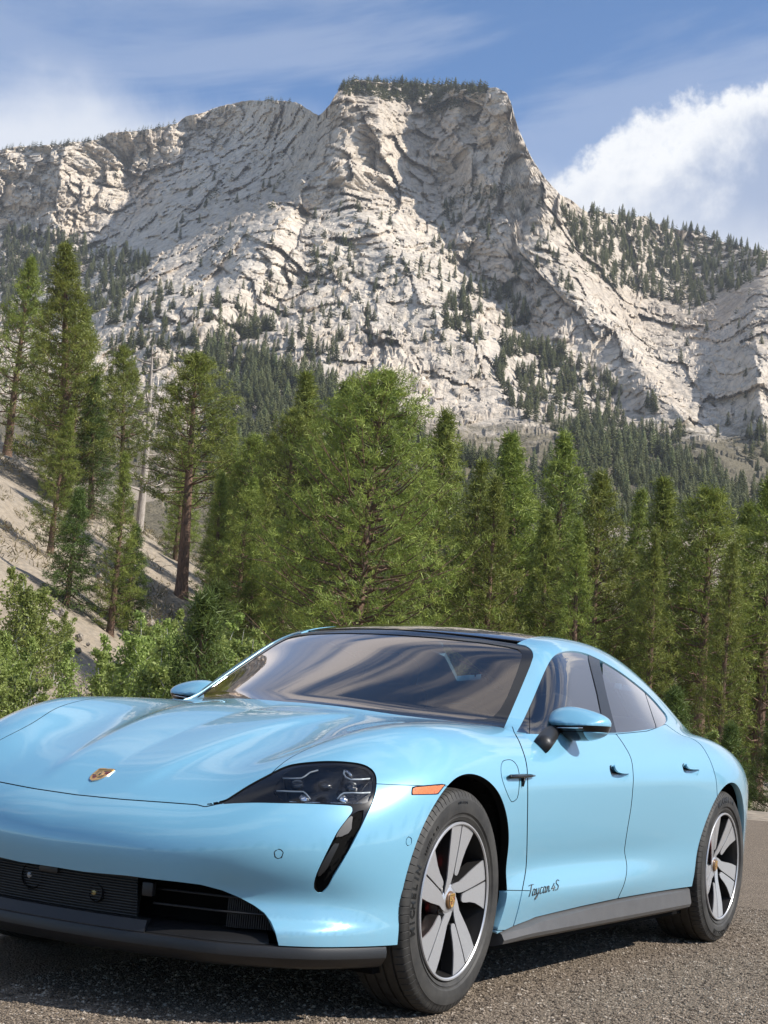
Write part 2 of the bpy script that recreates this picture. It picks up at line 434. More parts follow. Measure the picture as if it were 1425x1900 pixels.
def mat_rock():
    m, nt, b = new_mat('limestone'); t = NT(nt); tc = t.n('ShaderNodeTexCoord')
    V = tc.outputs['Object']
    mp = t.n('ShaderNodeMapping', i={'Vector': V, 'Rotation': (.35,.25,.4), 'Scale': (1,1,1.7)})
    nA = t.n('ShaderNodeTexNoise', i={'Vector': V, 'Scale': .006, 'Detail': 6.0, 'Roughness': .6})
    nB = t.n('ShaderNodeTexNoise', i={'Vector': mp.outputs[0], 'Scale': .035, 'Detail': 8.0, 'Roughness': .72})
    nC = t.n('ShaderNodeTexNoise', i={'Vector': V, 'Scale': .22, 'Detail': 6.0, 'Roughness': .7})
    c = t.ramp(nA.outputs[0], [(.30, (.50,.43,.35)), (.48, (.59,.52,.435)), (.62, (.64,.575,.49)), (.8, (.57,.475,.38))])
    c = t.mix(.75, c, t.ramp(nB.outputs[0], [(.28, (.62,.61,.60)), (.40, (1.0,.99,.98)), (.60, (1.2,1.19,1.17)), (.78, (1.0,.95,.90))]), 'MULTIPLY')
    c = t.mix(.45, c, t.ramp(nC.outputs[0], [(.30, (.55,.55,.55)), (.5, (1.1,1.1,1.1)), (.7, (1.25,1.23,1.2))]), 'MULTIPLY')
    ve = t.n('ShaderNodeTexVoronoi', feature='DISTANCE_TO_EDGE', i={'Vector': t.n('ShaderNodeVectorMath', operation='ADD', i={0: mp.outputs[0], 1: t.n('ShaderNodeVectorMath', operation='SCALE', i={0: t.n('ShaderNodeTexNoise', i={'Vector': V, 'Scale': .08, 'Detail': 4.0}).outputs['Color'], 'Scale': 14.0}).outputs[0]}).outputs[0], 'Scale': .075})
    c = t.mix(.65, c, t.ramp(ve.outputs['Distance'], [(0, (.42,.41,.40)), (.05, (.92,.91,.9)), (.2, (1.05,1.05,1.05))]), 'MULTIPLY')
    st = t.n('ShaderNodeTexNoise', i={'Vector': t.n('ShaderNodeMapping', i={'Vector': V, 'Scale': (1,1,.16)}).outputs[0], 'Scale': .11, 'Detail': 5.0, 'Roughness': .7})
    c = t.mix(.5, c, t.ramp(st.outputs[0], [(.34, (.55,.54,.54)), (.5, (1.0,.99,.98)), (.68, (1.1,1.06,1.0))]), 'MULTIPLY')
    so_ = t.n('ShaderNodeAttribute', attribute_name='soil'); sn_ = t.n('ShaderNodeTexNoise', i={'Vector': V, 'Scale': .09, 'Detail': 6.0, 'Roughness': .7})
    sf = t.n('ShaderNodeMapRange', i={0: t.math('ADD', so_.outputs['Fac'], t.math('MULTIPLY', t.math('SUBTRACT', sn_.outputs[0], .5), 1.3)), 1: .35, 2: .75, 3: 0.0, 4: 1.0}).outputs[0]
    c = t.mix(sf, c, t.mix(nC.outputs[0], (.115,.10,.06), (.24,.205,.145)))
    t.link(c, b.inputs['Base Color']); b.inputs['Roughness'].default_value = .95; b.inputs['Specular IOR Level'].default_value = .15
    h = t.math('ADD', t.math('MULTIPLY', nB.outputs[0], 1.0), t.math('MULTIPLY', nC.outputs[0], .28))
    bp = t.n('ShaderNodeBump', i={'Strength': 1.0, 'Distance': 6.0, 'Height': h}); t.link(bp.outputs[0], b.inputs['Normal'])
    return m
ROCK = mat_rock()
# ---------------------------------------------------------------- ground: gravel lot and the land behind it in one sheet
def build_land():
    ds = np.concatenate([np.linspace(-12, 20, 24), np.linspace(21, 130, 150), np.linspace(132, 330, 50)])
    ls = np.concatenate([np.linspace(-160,-62,20), np.linspace(-60,45,150), np.linspace(47,170,24)])
    Dg, Lg = np.meshgrid(ds, ls, indexing='ij'); Z = floor_h(Dg, Lg)
    P = np.stack([Dg.ravel()*.13, Lg.ravel()*.13, 0*Dg.ravel()], 1)
    Z = Z+(fbm(P, 5, s=5).reshape(Z.shape)*1.1+fbm(P*6, 3, s=9).reshape(Z.shape)*.16)*sstep(26,48,Dg)
    V = gpos(0,0)[None]+Dg.ravel()[:,None]*DH+Lg.ravel()[:,None]*LH; V[:,2] = Z.ravel()
    n, m = Dg.shape; I = np.arange(n-1)[:,None]; J = np.arange(m-1)[None]
    F = np.stack([I*m+J, I*m+J+1, (I+1)*m+J+1, (I+1)*m+J], -1).reshape(-1,4)
    fm = (ds[:-1][:,None]+0*J > 21.0).astype(int).ravel()
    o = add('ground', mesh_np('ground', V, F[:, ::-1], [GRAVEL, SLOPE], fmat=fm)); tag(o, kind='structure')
    # coarse apron out to the horizon, below everything
    s = 2400.0; o = add('terrain', mesh_np('terrain', [(-s,-s,-16),(s,-s,-16),(s,s,-16),(-s,s,-16)], np.array([[0,1,2,3]]), SLOPE)); tag(o, kind='structure')
    # land around and behind the camera, level with the lot, reflected in the car
    g = []
    for (d0,d1,l0,l1) in ((-400,-11.9,-400,400),(-11.9,20.5,-400,-159.9),(-11.9,20.5,169.9,400)):
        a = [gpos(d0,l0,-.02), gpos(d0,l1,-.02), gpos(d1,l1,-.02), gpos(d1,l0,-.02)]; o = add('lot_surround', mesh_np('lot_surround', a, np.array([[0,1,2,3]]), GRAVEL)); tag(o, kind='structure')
build_land()
def build_pebbles():
    rng = np.random.default_rng(4); n = 66000
    # over the part of the lot around the car's visible side
    X = 2.0-6.8*rng.random(n)**1.15; Y = -.3+2.9*rng.random(n)
    s = .0030+.0055*rng.random(n)**2.2
    base = np.array([(1,0,0),(-1,0,0),(0,1,0),(0,-1,0),(0,0,1),(0,0,-1)], float)
    fc = np.array([(0,2,4),(2,1,4),(1,3,4),(3,0,4),(2,0,5),(1,2,5),(3,1,5),(0,3,5)])
    V = base[None]*(1+.45*(rng.random((n,6,3))-.5))*s[:,None,None]; V[:,:,2] *= .62
    a = rng.random(n)*6.28; c, d = np.cos(a)[:,None], np.sin(a)[:,None]
    V = np.stack([V[:,:,0]*c-V[:,:,1]*d, V[:,:,0]*d+V[:,:,1]*c, V[:,:,2]], -1)
    V += np.stack([X, Y, s*.25], -1)[:,None,:]
    F = (fc[None]+(np.arange(n)*6)[:,None,None]).reshape(-1,3)
    m, nt, b = new_mat('pebble'); t = NT(nt); tc = t.n('ShaderNodeTexCoord')
    w = t.n('ShaderNodeTexWhiteNoise'); sn = t.n('ShaderNodeVectorMath', operation='SNAP', i={0: tc.outputs['Object'], 1: (.02,.02,.02)}); t.link(sn.outputs[0], w.inputs[0])
    t.link(t.ramp(w.outputs[0], [(0,(.05,.038,.028)),(.35,(.14,.108,.078)),(.7,(.25,.198,.148)),(.9,(.36,.295,.23)),(1,(.44,.38,.31))]), b.inputs['Base Color']); b.inputs['Roughness'].default_value = .9
    o = add('gravel', mesh_np('gravel', V.reshape(-1,3), F, m, smooth=False)); tag(o, 'loose grey and tan gravel stones spread over the lot', 'gravel', kind='stuff')
build_pebbles()
# ---------------------------------------------------------------- mountain
SKYL = np.array([(-260,300),(-100,285),(0,277),(40,272),(80,270),(120,266),(160,262),(190,256),(200,246),(240,244),(258,243),(300,236),(330,228),(345,217),(380,207),(420,194),(460,187),(500,186),(530,188),(548,190),(566,198),(580,210),(592,214),(600,208),(612,193),(622,176),(635,162),(645,152),(660,147),(680,150),(720,153),(770,154),(820,157),(860,158),(900,161),(925,163),(940,172),(948,190),(955,215),(962,240),(972,262),(985,290),(998,312),(1012,332),(1030,350),(1040,362),(1060,370),(1076,385),(1092,394),(1120,394),(1150,398),(1180,402),(1200,402),(1215,412),(1240,424),(1280,428),(1300,430),(1315,442),(1350,452),(1380,460),(1425,466),(1500,475),(1700,500)], float)
_dc = [-260,0,150,300,450,600,750,900,1050,1200,1325,1425,1700]
_dr = [130,250,350,450,550,650,750,850,960,1180]
_dt = [[1480,1480,1470,1450,1420,1180,1160,1150,1160,1330,1400,1400,1400],
 [1450,1440,1430,1420,1390,1130,1115,1100,1110,1290,1370,1370,1350],
 [1420,1400,1390,1370,1200,1070,1090,1060,1050,1250,1330,1330,1300],
 [1390,1370,1330,1180,1000,970,1000,990,1000,1200,1270,1240,1180],
 [1200,1180,1080,930,890,880,900,910,920,1080,1090,980,930],
 [900,880,830,770,770,770,790,830,860,920,900,850,820],
 [640,640,640,640,650,660,680,730,780,820,820,800,780],
 [440,440,445,455,465,475,490,540,600,660,700,720,720],
 [280,280,280,285,295,305,315,340,370,420,460,490,500],
 [205,205,205,205,210,215,220,230,240,250,260,270,280]]
DEP = Ten(_dc, _dr, np.array(_dt).T)
# spurs: polylines (px) with how far they stand out and how wide they are
SPURS = [([(612,200),(598,260),(560,330),(545,380),(520,430),(470,470),(430,540),(380,600)], .042, 60),
 ([(930,175),(950,250),(985,320),(1020,400),(1060,470),(1085,540),(1110,600),(1160,660),(1200,730)], .036, 60),
 ([(640,330),(650,380),(700,430),(760,520),(820,600),(900,680),(960,760),(1010,820)], .045, 60),
 ([(330,400),(300,470),(270,540),(200,600)], .03, 50),
 ([(1130,560),(1160,620),(1200,700),(1260,760),(1330,850),(1390,920)], .035, 50),
 ([(1425,500),(1400,600),(1405,700),(1420,800)], .07, 80),
 ([(700,190),(720,300),(730,380)], .018, 35), ([(860,170),(850,250),(900,330)], .02, 40),
 ([(480,190),(430,290),(400,330),(420,400)], .012, 50), ([(120,280),(100,360),(90,430)], .02, 45)]
GULLY = [([(600,225),(570,300),(540,345),(560,400)], .03, 30), ([(640,360),(560,430),(560,520),(470,600),(430,680)], .03, 40), ([(1040,420),(1120,520),(1170,580),(1200,640)], .03, 40), ([(870,500),(930,540),(960,600),(1000,680)], .035, 45), ([(250,300),(230,400),(200,450)], .02, 40)]
def relief(px, py):
    D = DEP(px, py); Q = np.stack([px, py], 1)
    for pts, a, w in SPURS: D = D*(1-a*np.exp(-(line_sd(Q, smooth_poly(pts, False, 4))/w)**1.3))
    for pts, a, w in GULLY: D = D*(1+a*np.exp(-(line_sd(Q, smooth_poly(pts, False, 4))/w)**1.5))
    return D
def mountain_D(px, py, fine=True):
    D = relief(px, py); v = px_dir(px, py)
    P = CPOS+v*D[:,None]
    # slanted bedding
    c, s_ = math.cos(.22), math.sin(.22)
    l = P@LH; z = P[:,2]; d = P@DH; o = 0*l
    W1 = fbm(np.stack([l/80., z/80., o], 1), 4, s=31); W2 = fbm(np.stack([l/80.+9, z/80.+5, o], 1), 4, s=41)
    lw, zw = l+W1*20, z+W2*16
    big = fbm(np.stack([l/260., z/330., o+.5], 1), 4, s=3, ridge=True)
    def fc(sz, sd, asp, ti):
        return facets(np.stack([(c*lw+s_*zw)/sz, (-s_*lw+c*zw)/sz*asp, o+.5], 1), sd, ti, .5)
    v0, e0 = facets(np.stack([lw/120., zw/230., o+.5], 1), 7, 2.2, .4)
    v1, e1 = fc(46., 11, .62, 2.2); v2, e2 = fc(18., 23, .75, 2.0)
    rocky = sstep(980,700,py)*.96+.04
    far_ = 1-.45*sstep(600,520,px)*sstep(470,430,py)
    disp = 20*(big-.1)+(22*v0+14*v1)*far_+11*v2
    if fine:
        v3, e3 = fc(7.5, 37, .95, 2.0); r = fbm(np.stack([(c*lw+s_*zw)/11., (-s_*lw+c*zw)/30., o+.5], 1), 4, s=61, ridge=True)+.8*fbm(np.stack([(.85*l+.5*z)/40., (-.5*l+.85*z)/8., o+.5], 1), 4, s=65, ridge=True)
        v4, e4 = fc(3.6, 43, 1.1, 2.0)
        disp = disp+6.0*v3+2.4*v4+2.2*r-1.2*np.clip(.10-e2, 0, .10)/.10-1.5*np.clip(.05-e1, 0, .05)/.05
    disp = disp*rocky
    k = np.clip(D/1000., .22, 1.25)
    return D-disp*k
def mountain_P(px, py):
    """surface points of the mountain: cliffs stand out towards the valley, crags rise from the lower slopes"""
    px = np.asarray(px, float); py = np.asarray(py, float)
    D = mountain_D(px, py); V = CPOS+px_dir(px, py)*D[:,None]
    l = V@LH; d = V@DH; o = 0*l
    m = sstep(470,640,py)*sstep(1010,900,py)
    w = fbm(np.stack([l/60., d/60., o], 1), 3, s=91)*14
    v1, e1 = facets(np.stack([(l+w)/46., (d-w)/60., o+.5], 1), 71, 1.6); v2, e2 = facets(np.stack([(l+w)/17., (d+w)/22., o+.5], 1), 83, 1.7)
    v3, e3 = facets(np.stack([l/6.5, d/8., o+.5], 1), 97, 1.7)
    h = (5*np.maximum(v1+.08, -.1)+2.6*v2)*(1-.6*sstep(1050,1200,px))+1.0*v3+5*fbm(np.stack([l/90., d/90., o], 1), 3, s=55)
    V[:,2] += h*m*np.clip(D/800., .3, 1.2); return V
MTN = {}
def on_mountain(px, py):
    """point of the mountain mesh that was laid out under these photo coordinates"""
    cx, ys, V, nv = MTN['cx'], MTN['ys'], MTN['V'], MTN['nv']
    y0 = np.interp(px, cx, ys); t = np.clip((py-y0)/(1180-y0), 0, 1)**(1/1.25)*(nv-1); a = np.clip((px-cx[0])/(cx[1]-cx[0]), 0, len(cx)-1.001)
    i = a.astype(int); j = np.minimum(t.astype(int), nv-2); fa = (a-i)[:,None]; fb = (t-j)[:,None]
    return (V[i,j]*(1-fa)+V[i+1,j]*fa)*(1-fb)+(V[i,j+1]*(1-fa)+V[i+1,j+1]*fa)*fb
def build_mountain():
    cx = np.arange(-230, 1660, 2.6); nv = 380
    ys = np.interp(cx, SKYL[:,0], SKYL[:,1])
    ys = ys+2.2*fbm(np.stack([cx/9., 0*cx, 0*cx], 1), 3, s=77)
    t = np.linspace(0, 1, nv)**1.25
    PX = np.repeat(cx[:,None], nv, 1); PY = ys[:,None]+(1180-ys)[:,None]*t[None]
    V = mountain_P(PX.ravel(), PY.ravel())
    n = len(cx); V = V.reshape(n, nv, 3); MTN.update(cx=cx, ys=ys, V=V.copy(), nv=nv)
    # far side: fall away behind the skyline
    back = [V[:,0]+DH*40*k+np.array([0,0,-18.*k*k]) for k in (1,2,4)]
    V = np.concatenate([np.stack(back[::-1], 1), V], 1); nv += 3
    I = np.arange(n-1)[:,None]; J = np.arange(nv-1)[None]
    F = np.stack([I*nv+J, I*nv+J+1, (I+1)*nv+J+1, (I+1)*nv+J], -1).reshape(-1,4)
    me = mesh_np('mountain', V.reshape(-1,3), F, ROCK, smooth=True)
    me.set_sharp_from_angle(angle=R_(30))
    so_ = np.concatenate([np.zeros((n,3)), sstep(680,900,PY)+.25*sstep(420,560,PY)*sstep(300,200,PX)], 1)
    at_ = me.attributes.new('soil', 'FLOAT', 'POINT'); at_.data.foreach_set('value', so_.ravel().astype(np.float32))
    o = add('mountain', me); tag(o, kind='structure')
build_mountain()
# ---------------------------------------------------------------- trees
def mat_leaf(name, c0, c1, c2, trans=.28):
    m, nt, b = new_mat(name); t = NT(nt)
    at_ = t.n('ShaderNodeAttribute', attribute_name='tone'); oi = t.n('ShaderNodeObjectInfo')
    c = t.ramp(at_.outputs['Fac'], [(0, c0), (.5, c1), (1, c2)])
    hv = t.n('ShaderNodeHueSaturation', i={'Color': c, 'Hue': t.n('ShaderNodeMapRange', i={0: oi.outputs['Random'], 3: .49, 4: .512}).outputs[0], 'Value': t.n('ShaderNodeMapRange', i={0: oi.outputs['Random'], 3: .82, 4: 1.18}).outputs[0]})
    b.inputs['Roughness'].default_value = .55; b.inputs['Specular IOR Level'].default_value = .3
    t.link(hv.outputs[0], b.inputs['Base Color'])
    tr = t.n('ShaderNodeBsdfTranslucent', i={0: hv.outputs[0]}); mx = t.n('ShaderNodeMixShader', i={0: trans, 1: b.outputs[0], 2: tr.outputs[0]})
    t.link(mx.outputs[0], nt.nodes['Material Output'].inputs[0]); return m
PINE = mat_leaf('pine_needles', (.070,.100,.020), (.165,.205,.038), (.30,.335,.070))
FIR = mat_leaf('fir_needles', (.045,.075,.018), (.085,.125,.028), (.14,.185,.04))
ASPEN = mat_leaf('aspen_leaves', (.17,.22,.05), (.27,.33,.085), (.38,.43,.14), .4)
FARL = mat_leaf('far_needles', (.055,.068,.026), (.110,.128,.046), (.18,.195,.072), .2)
def mat_bark(name, a, b_):
    m, nt, b = new_mat(name); t = NT(nt); tc = t.n('ShaderNodeTexCoord')
    mp = t.n('ShaderNodeMapping', i={'Vector': tc.outputs['Object'], 'Scale': (9,9,1.6)})
    n = t.n('ShaderNodeTexNoise', i={'Vector': mp.outputs[0], 'Scale': 2.0, 'Detail': 6.0, 'Roughness': .7})
    t.link(t.ramp(n.outputs[0], [(.35, a), (.65, b_)]), b.inputs['Base Color']); b.inputs['Roughness'].default_value = .9
    bp = t.n('ShaderNodeBump', i={'Strength': .8, 'Distance': .05, 'Height': n.outputs[0]}); t.link(bp.outputs[0], b.inputs['Normal']); return m
BARK = mat_bark('pine_bark', (.06,.038,.026), (.24,.145,.095)); GREYB = mat_bark('dead_wood', (.22,.18,.15), (.52,.46,.40)); WHITEB = mat_bark('aspen_bark', (.30,.29,.25), (.62,.60,.54))
def tubes(paths, k=6):
    """paths: list of (pts (n,3), radii (n)) -> V,F"""
    mb = MB()
    for p, r in paths: mb.tube(list(p), list(r), k, cap=False)
    return np.array(mb.v), np.array(mb.f)
def leaf_mesh(name, C, A, n_blade, ln, wd, rng, mat, tone, spread=.75, droop=0.0):
    """clusters of narrow blades: C centres (m,3), A main directions (m,3)"""
    m = len(C); N = m*n_blade
    dirs = np.repeat(A, n_blade, 0)*(1-spread)+spread*rng.normal(size=(N,3)); dirs[:,2] -= droop
    dirs /= np.linalg.norm(dirs, axis=1, keepdims=True)
    side = np.cross(dirs, rng.normal(size=(N,3))); side /= np.linalg.norm(side, axis=1, keepdims=True)
    L = (ln*(.6+.8*rng.random(N)))[:,None]; W = (wd*(.6+.8*rng.random(N)))[:,None]
    c = np.repeat(C, n_blade, 0)+rng.normal(size=(N,3))*ln*np.array([.55,.55,.38])
    P = np.stack([c-side*W*.5, c+side*W*.5, c+dirs*L+side*W*.18, c+dirs*L-side*W*.18], 1)
    F = np.arange(N*4).reshape(N,4)
    me = mesh_np(name, P.reshape(-1,3), F, mat, smooth=False)
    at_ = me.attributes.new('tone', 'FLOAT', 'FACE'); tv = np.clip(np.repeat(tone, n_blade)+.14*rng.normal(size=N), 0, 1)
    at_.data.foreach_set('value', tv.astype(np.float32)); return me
def conifer(seed, H, R, z0, kind='pine', nb=120, tufts=7, blades=9, ln=.34, wd=.05, gap=.0, shape=1.0, bare=0, mat=None):
    """tree of height H, crown radius R from height z0*H; returns (trunk mesh, crown mesh)"""
    rng = np.random.default_rng(seed); mat = mat or (PINE if kind == 'pine' else FIR)
    lean = rng.normal(size=2)*.012*H; zz = np.linspace(0, 1, 12)
    tp = np.stack([lean[0]*zz**2+.02*H*.15*np.sin(zz*5+seed), lean[1]*zz**2, zz*H], 1); r0 = .017*H+.06
    tr = r0*(1-zz)**.85+.012; tr[0] *= 1.25
    paths = [(tp, tr)]; C = []; A = []; T = []
    def trunk(z): return np.array([np.interp(z, tp[:,2], tp[:,0]), np.interp(z, tp[:,2], tp[:,1]), z])
    for i in range(nb):
        u = ((i//5)+.30*rng.random())/max(nb//5, 1); u = min(u, .995)**.9; z = H*(z0+(1-z0)*u)
        if kind == 'pine': prof = 1.08*(1-u)**(.95 if gap == 0 else .62)*(.60+.40*min(1, u/.15))*(.68+.55*rng.random())
        else: prof = (1-u)**.85*(.80+.3*rng.random())
        prof = max(prof*shape, .03); L = R*prof; az = i*2.39996+rng.normal()*.35
        if gap and rng.random() < gap: continue
        up = (.20+.5*u) if kind == 'pine' else (-.22+.45*u); up += rng.normal()*.14
        o = trunk(z); d = np.array([math.cos(az), math.sin(az), 0.0]); n = 5; s = np.linspace(0, 1, n)
        sag = (-.12 if kind == 'pine' else -.16)*L
        pts = o+d*(s*L)[:,None]+np.stack([0*s, 0*s, up*L*s+sag*np.sin(s*2.6)*(1 if kind == 'fir' else .6)+(.10*L*s**3)], 1)
        pts[1:] += rng.normal(size=(n-1,3))*.035*L
        paths.append((pts, np.linspace(max(.012*L+.012, .012), .006, n)))
        nt_ = max(2, int(tufts*(.35+.65*L/R)))
        for q in range(nt_):
            f = (.28 if kind == 'pine' else .12)+(1-(.28 if kind == 'pine' else .12))*((q+rng.random())/nt_)**.8
            p = np.array([np.interp(f, s, pts[:,k]) for k in range(3)])
            lat = np.cross(d, [0,0,1])*rng.normal()*(.26 if kind == 'pine' else .34)*L*(.35+.5*(1-f)+.2)
            p = p+lat+np.array([0,0,rng.normal()*.05*L+(.10*L*rng.random() if kind == 'pine' else -.03*L)])
            C.append(p); a = d*.6+lat/(np.linalg.norm(lat)+1e-6)*.4+np.array([0,0,.55 if kind == 'pine' else -.05]); A.append(a/np.linalg.norm(a))
            T.append(.25+.40*f+.18*rng.normal()+(.15*u))  # crown shading put into the tone: darker inside, lighter at tips and top
    for q in range(10): C.append(trunk(H*(1-.02*q*rng.random()))); A.append(np.array([rng.normal()*.3, rng.normal()*.3, 1.0])); T.append(.6)
    for i in range(bare):
        z = H*z0*(.35+.65*rng.random()); az = rng.random()*6.28; L = R*.45*rng.random()+.3
        o = trunk(z); d = np.array([math.cos(az), math.sin(az), -.1]); paths.append((np.array([o, o+d*L*.5, o+d*L+[0,0,-.1*L]]), [.02,.014,.006]))
    V, F = tubes(paths, 5); tm = mesh_np('trunk', V, F, BARK)
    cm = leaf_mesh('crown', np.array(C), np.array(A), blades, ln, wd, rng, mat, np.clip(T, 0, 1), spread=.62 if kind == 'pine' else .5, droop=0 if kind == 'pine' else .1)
    return tm, cm
def broadleaf(seed, H, R, nl=2600, stems=4, lf=.085):
    rng = np.random.default_rng(seed); paths = []; C = []
    for s_ in range(stems):
        az = rng.random()*6.28; b = np.array([math.cos(az), math.sin(az), 0])*R*.35*rng.random(); tip = b*1.6+np.array([rng.normal()*.2*R, rng.normal()*.2*R, H*(.75+.25*rng.random())])
        z = np.linspace(0, 1, 7); pts = b+(tip-b)*z[:,None]; pts[1:-1] += rng.normal(size=(5,3))*.04*H*np.array([1,1,0]); paths.append((pts, np.linspace(.012*H, .004, 7)))
        for q in range(16):
            f = .22+.78*rng.random(); p = np.array([np.interp(f, z, pts[:,k]) for k in range(3)]); az = rng.random()*6.28; L = R*(.25+.6*rng.random())*(1.15-f)
            e = p+np.array([math.cos(az)*L, math.sin(az)*L, L*(.4+.5*rng.random())]); paths.append((np.array([p, (p+e)/2+[0,0,-.03], e]), [.012,.008,.004]))
            k = nl//(stems*16); g = rng.random(k)[:,None]; C.append(p+(e-p)*g+rng.normal(size=(k,3))*L*.24)
    V, F = tubes(paths, 5); tm = mesh_np('trunk', V, F, WHITEB); C = np.concatenate(C); m = len(C)
    A = rng.normal(size=(m,3)); A /= np.linalg.norm(A, axis=1, keepdims=True)
    cm = leaf_mesh('crown', C, A, 1, lf, lf*.8, rng, ASPEN, np.clip(.5+.25*rng.normal(size=m), 0, 1), spread=.5); return tm, cm
def snag(seed, H):
    rng = np.random.default_rng(seed); zz = np.linspace(0, 1, 10)
    tp = np.stack([.25*zz**2, .1*np.sin(zz*3), zz*H], 1); main = (tp, .020*H*(1-zz)**.7+.03); br = []
    for i in range(34):
        u = .22+.76*rng.random(); o = np.array([np.interp(u*H, tp[:,2], tp[:,k]) for k in range(3)]); az = rng.random()*6.28; L = (2.3*(1.1-u)+.45)*(.5+.7*rng.random())
        d = np.array([math.cos(az), math.sin(az), .25]); e = o+d*L; k = e+np.array([rng.normal()*.25, rng.normal()*.25, .3+.4*rng.random()])*L*.6
        br.append((np.array([o, (o+e)/2+[0,0,-.06*L], e, k]), [.075,.06,.042,.018]))
        br.append((np.array([e-(e-o)*.3, e-(e-o)*.3+np.array([rng.normal(), rng.normal(), .2])*.45*L]), [.03,.010]))
    V, F = tubes([main], 10); tm = mesh_np('trunk', V, F, GREYB); return (tm,)+tuple(mesh_np('branch', *tubes([b_], 5), GREYB) for b_ in br)
def put(name, meshes, pos, scale, rz, label, cat, group=None, parts=('trunk','crown'), sq=1.0):
    r = bpy.data.objects.new(name, None); COL.objects.link(r); r.location = pos; r.rotation_euler = (0,0,rz); r.scale = (scale*sq, scale*sq, scale)
    tag(r, label, cat, group)
    for m_, n_ in zip(meshes, parts):
        add(n_, m_, r)
    return r
# kinds (unit: metres at scale 1)
PP = [conifer(1, 14, 3.4, .16, 'pine', 170, 8, 26, .21, .034), conifer(2, 14, 3.0, .18, 'pine', 160, 8, 26, .21, .034), conifer(3, 14, 2.9, .07, 'pine', 185, 10, 24, .20, .034),
      conifer(4, 14, 2.8, .38, 'pine', 130, 9, 26, .21, .034, gap=.10, bare=14), conifer(5, 14, 2.3, .06, 'pine', 180, 7, 24, .20, .034)]
BIGP = conifer(11, 15, 4.7, .12, 'pine', 290, 11, 28, .19, .028, gap=.05)
FF = [conifer(21, 12, 2.5, .05, 'fir', 190, 12, 14, .22, .032), conifer(22, 12, 1.9, .06, 'fir', 170, 8, 12, .26, .035), conifer(23, 6, 1.6, .10, 'fir', 130, 12, 14, .16, .026)]
YP = conifer(31, 4.2, 1.3, .06, 'pine', 70, 8, 22, .20, .024, mat=FIR)
AS = [broadleaf(41, 4.0, 1.6, 11000, 6, .075), broadleaf(42, 3.6, 1.4, 9000, 5, .075), broadleaf(43, 3.2, 1.1, 2600, 2, .07)]
SN = snag(51, 12.0)
def stand(px_top, py_top, px_base, d, label, name, meshes, h0, cat='tree', group=None, parts=('trunk','crown'), rz=0.0, sq=1.0, py_base=None):
    """tree whose foot stands on the land at distance d below photo column px_base; height from the top seen in the photo"""
    if py_base is None: px_base = px_top-math.tan(_rol)*(1345-py_top)
    v = px_dir(np.array([px_base]), np.array([1330.0]))[0]; l = d/(v[:2]@DH[:2])*(v@LH)
    if py_base is not None:
        p, dd, ll = ground_at(px_base, py_base, 24, 170)
        if p is not None: d, l = dd, ll
    z = float(floor_h(d, l)); P = gpos(d, l, z-.15)
    vt = px_dir(np.array([px_top]), np.array([py_top]))[0]; zt = CPOS[2]+vt[2]*d/(vt[:2]@DH[:2])
    h = max(zt-z, 1.5); r = put(name, meshes, P, h/h0, rz, label, cat, group, parts, sq)
    if py_base is not None:                      # trees on the slope lean a little
        top = CPOS+vt*d/(vt[:2]@DH[:2]); a = (top-P); a /= np.linalg.norm(a); k = min(1.0, .09/max(math.hypot(a[0], a[1]), 1e-6))
        q = Vector((0,0,1)).rotation_difference(Vector((a[0]*k, a[1]*k, a[2]))); r.rotation_euler = (q.to_matrix()@Matrix.Rotation(rz, 3, 'Z')).to_euler()
    return r
# left: hillside trees
stand(30, 472, 5, 112, 'broad pine at the top of the bare slope, trunk forked low', 'pine_tree', PP[0], 14, rz=.4)
stand(86, 450, 76, 104, 'tall spired pine rooted at the crest of the bare slope', 'pine_tree', PP[2], 14, rz=1.3, sq=1.25, py_base=862)
stand(140, 570, 128, 118, 'rounded pine behind the spired pine on the slope crest', 'pine_tree', PP[1], 14, rz=2.0, sq=1.2)
stand(215, 640, 190, 108, 'slender red-trunked pine with thin crown between dark fir and dead trunk', 'pine_tree', PP[3], 14, rz=2.7, sq=.9, py_base=920)
stand(165, 690, 168, 92, 'dense dark fir on the edge of the bare slope', 'fir_tree', FF[0], 12, rz=.9, sq=1.1, py_base=960)
stand(284, 640, 258, 95, 'bare dead standing trunk with pale broken branches', 'dead_tree', SN, 12, rz=.5, parts=('trunk',)+('branch',)*80, py_base=985)
stand(366, 655, 335, 75, 'tall ponderosa with long bare reddish trunk low on the slope', 'pine_tree', PP[3], 14, rz=.2, sq=1.25, py_base=1118)
stand(150, 900, 122, 66, 'small dark fir standing alone on the bare slope beside white boulder', 'fir_tree', FF[2], 6, rz=.0, sq=1.0, py_base=1135)
stand(252, 968, 232, 60, 'small fir on the slope below the dead trunk', 'fir_tree', FF[2], 6, rz=1.9, sq=1.05, py_base=1170)
stand(380, 1095, 330, 38, 'young bushy pine behind the car bonnet among aspens', 'pine_tree', YP, 4.2, rz=.7, sq=.95)
stand(410, 1080, 400, 62, 'short pine beside the foot of the bare-trunked ponderosa', 'pine_tree', YP, 4.2, rz=2.2, sq=1.3)
GA = 'aspens at the foot of the slope'
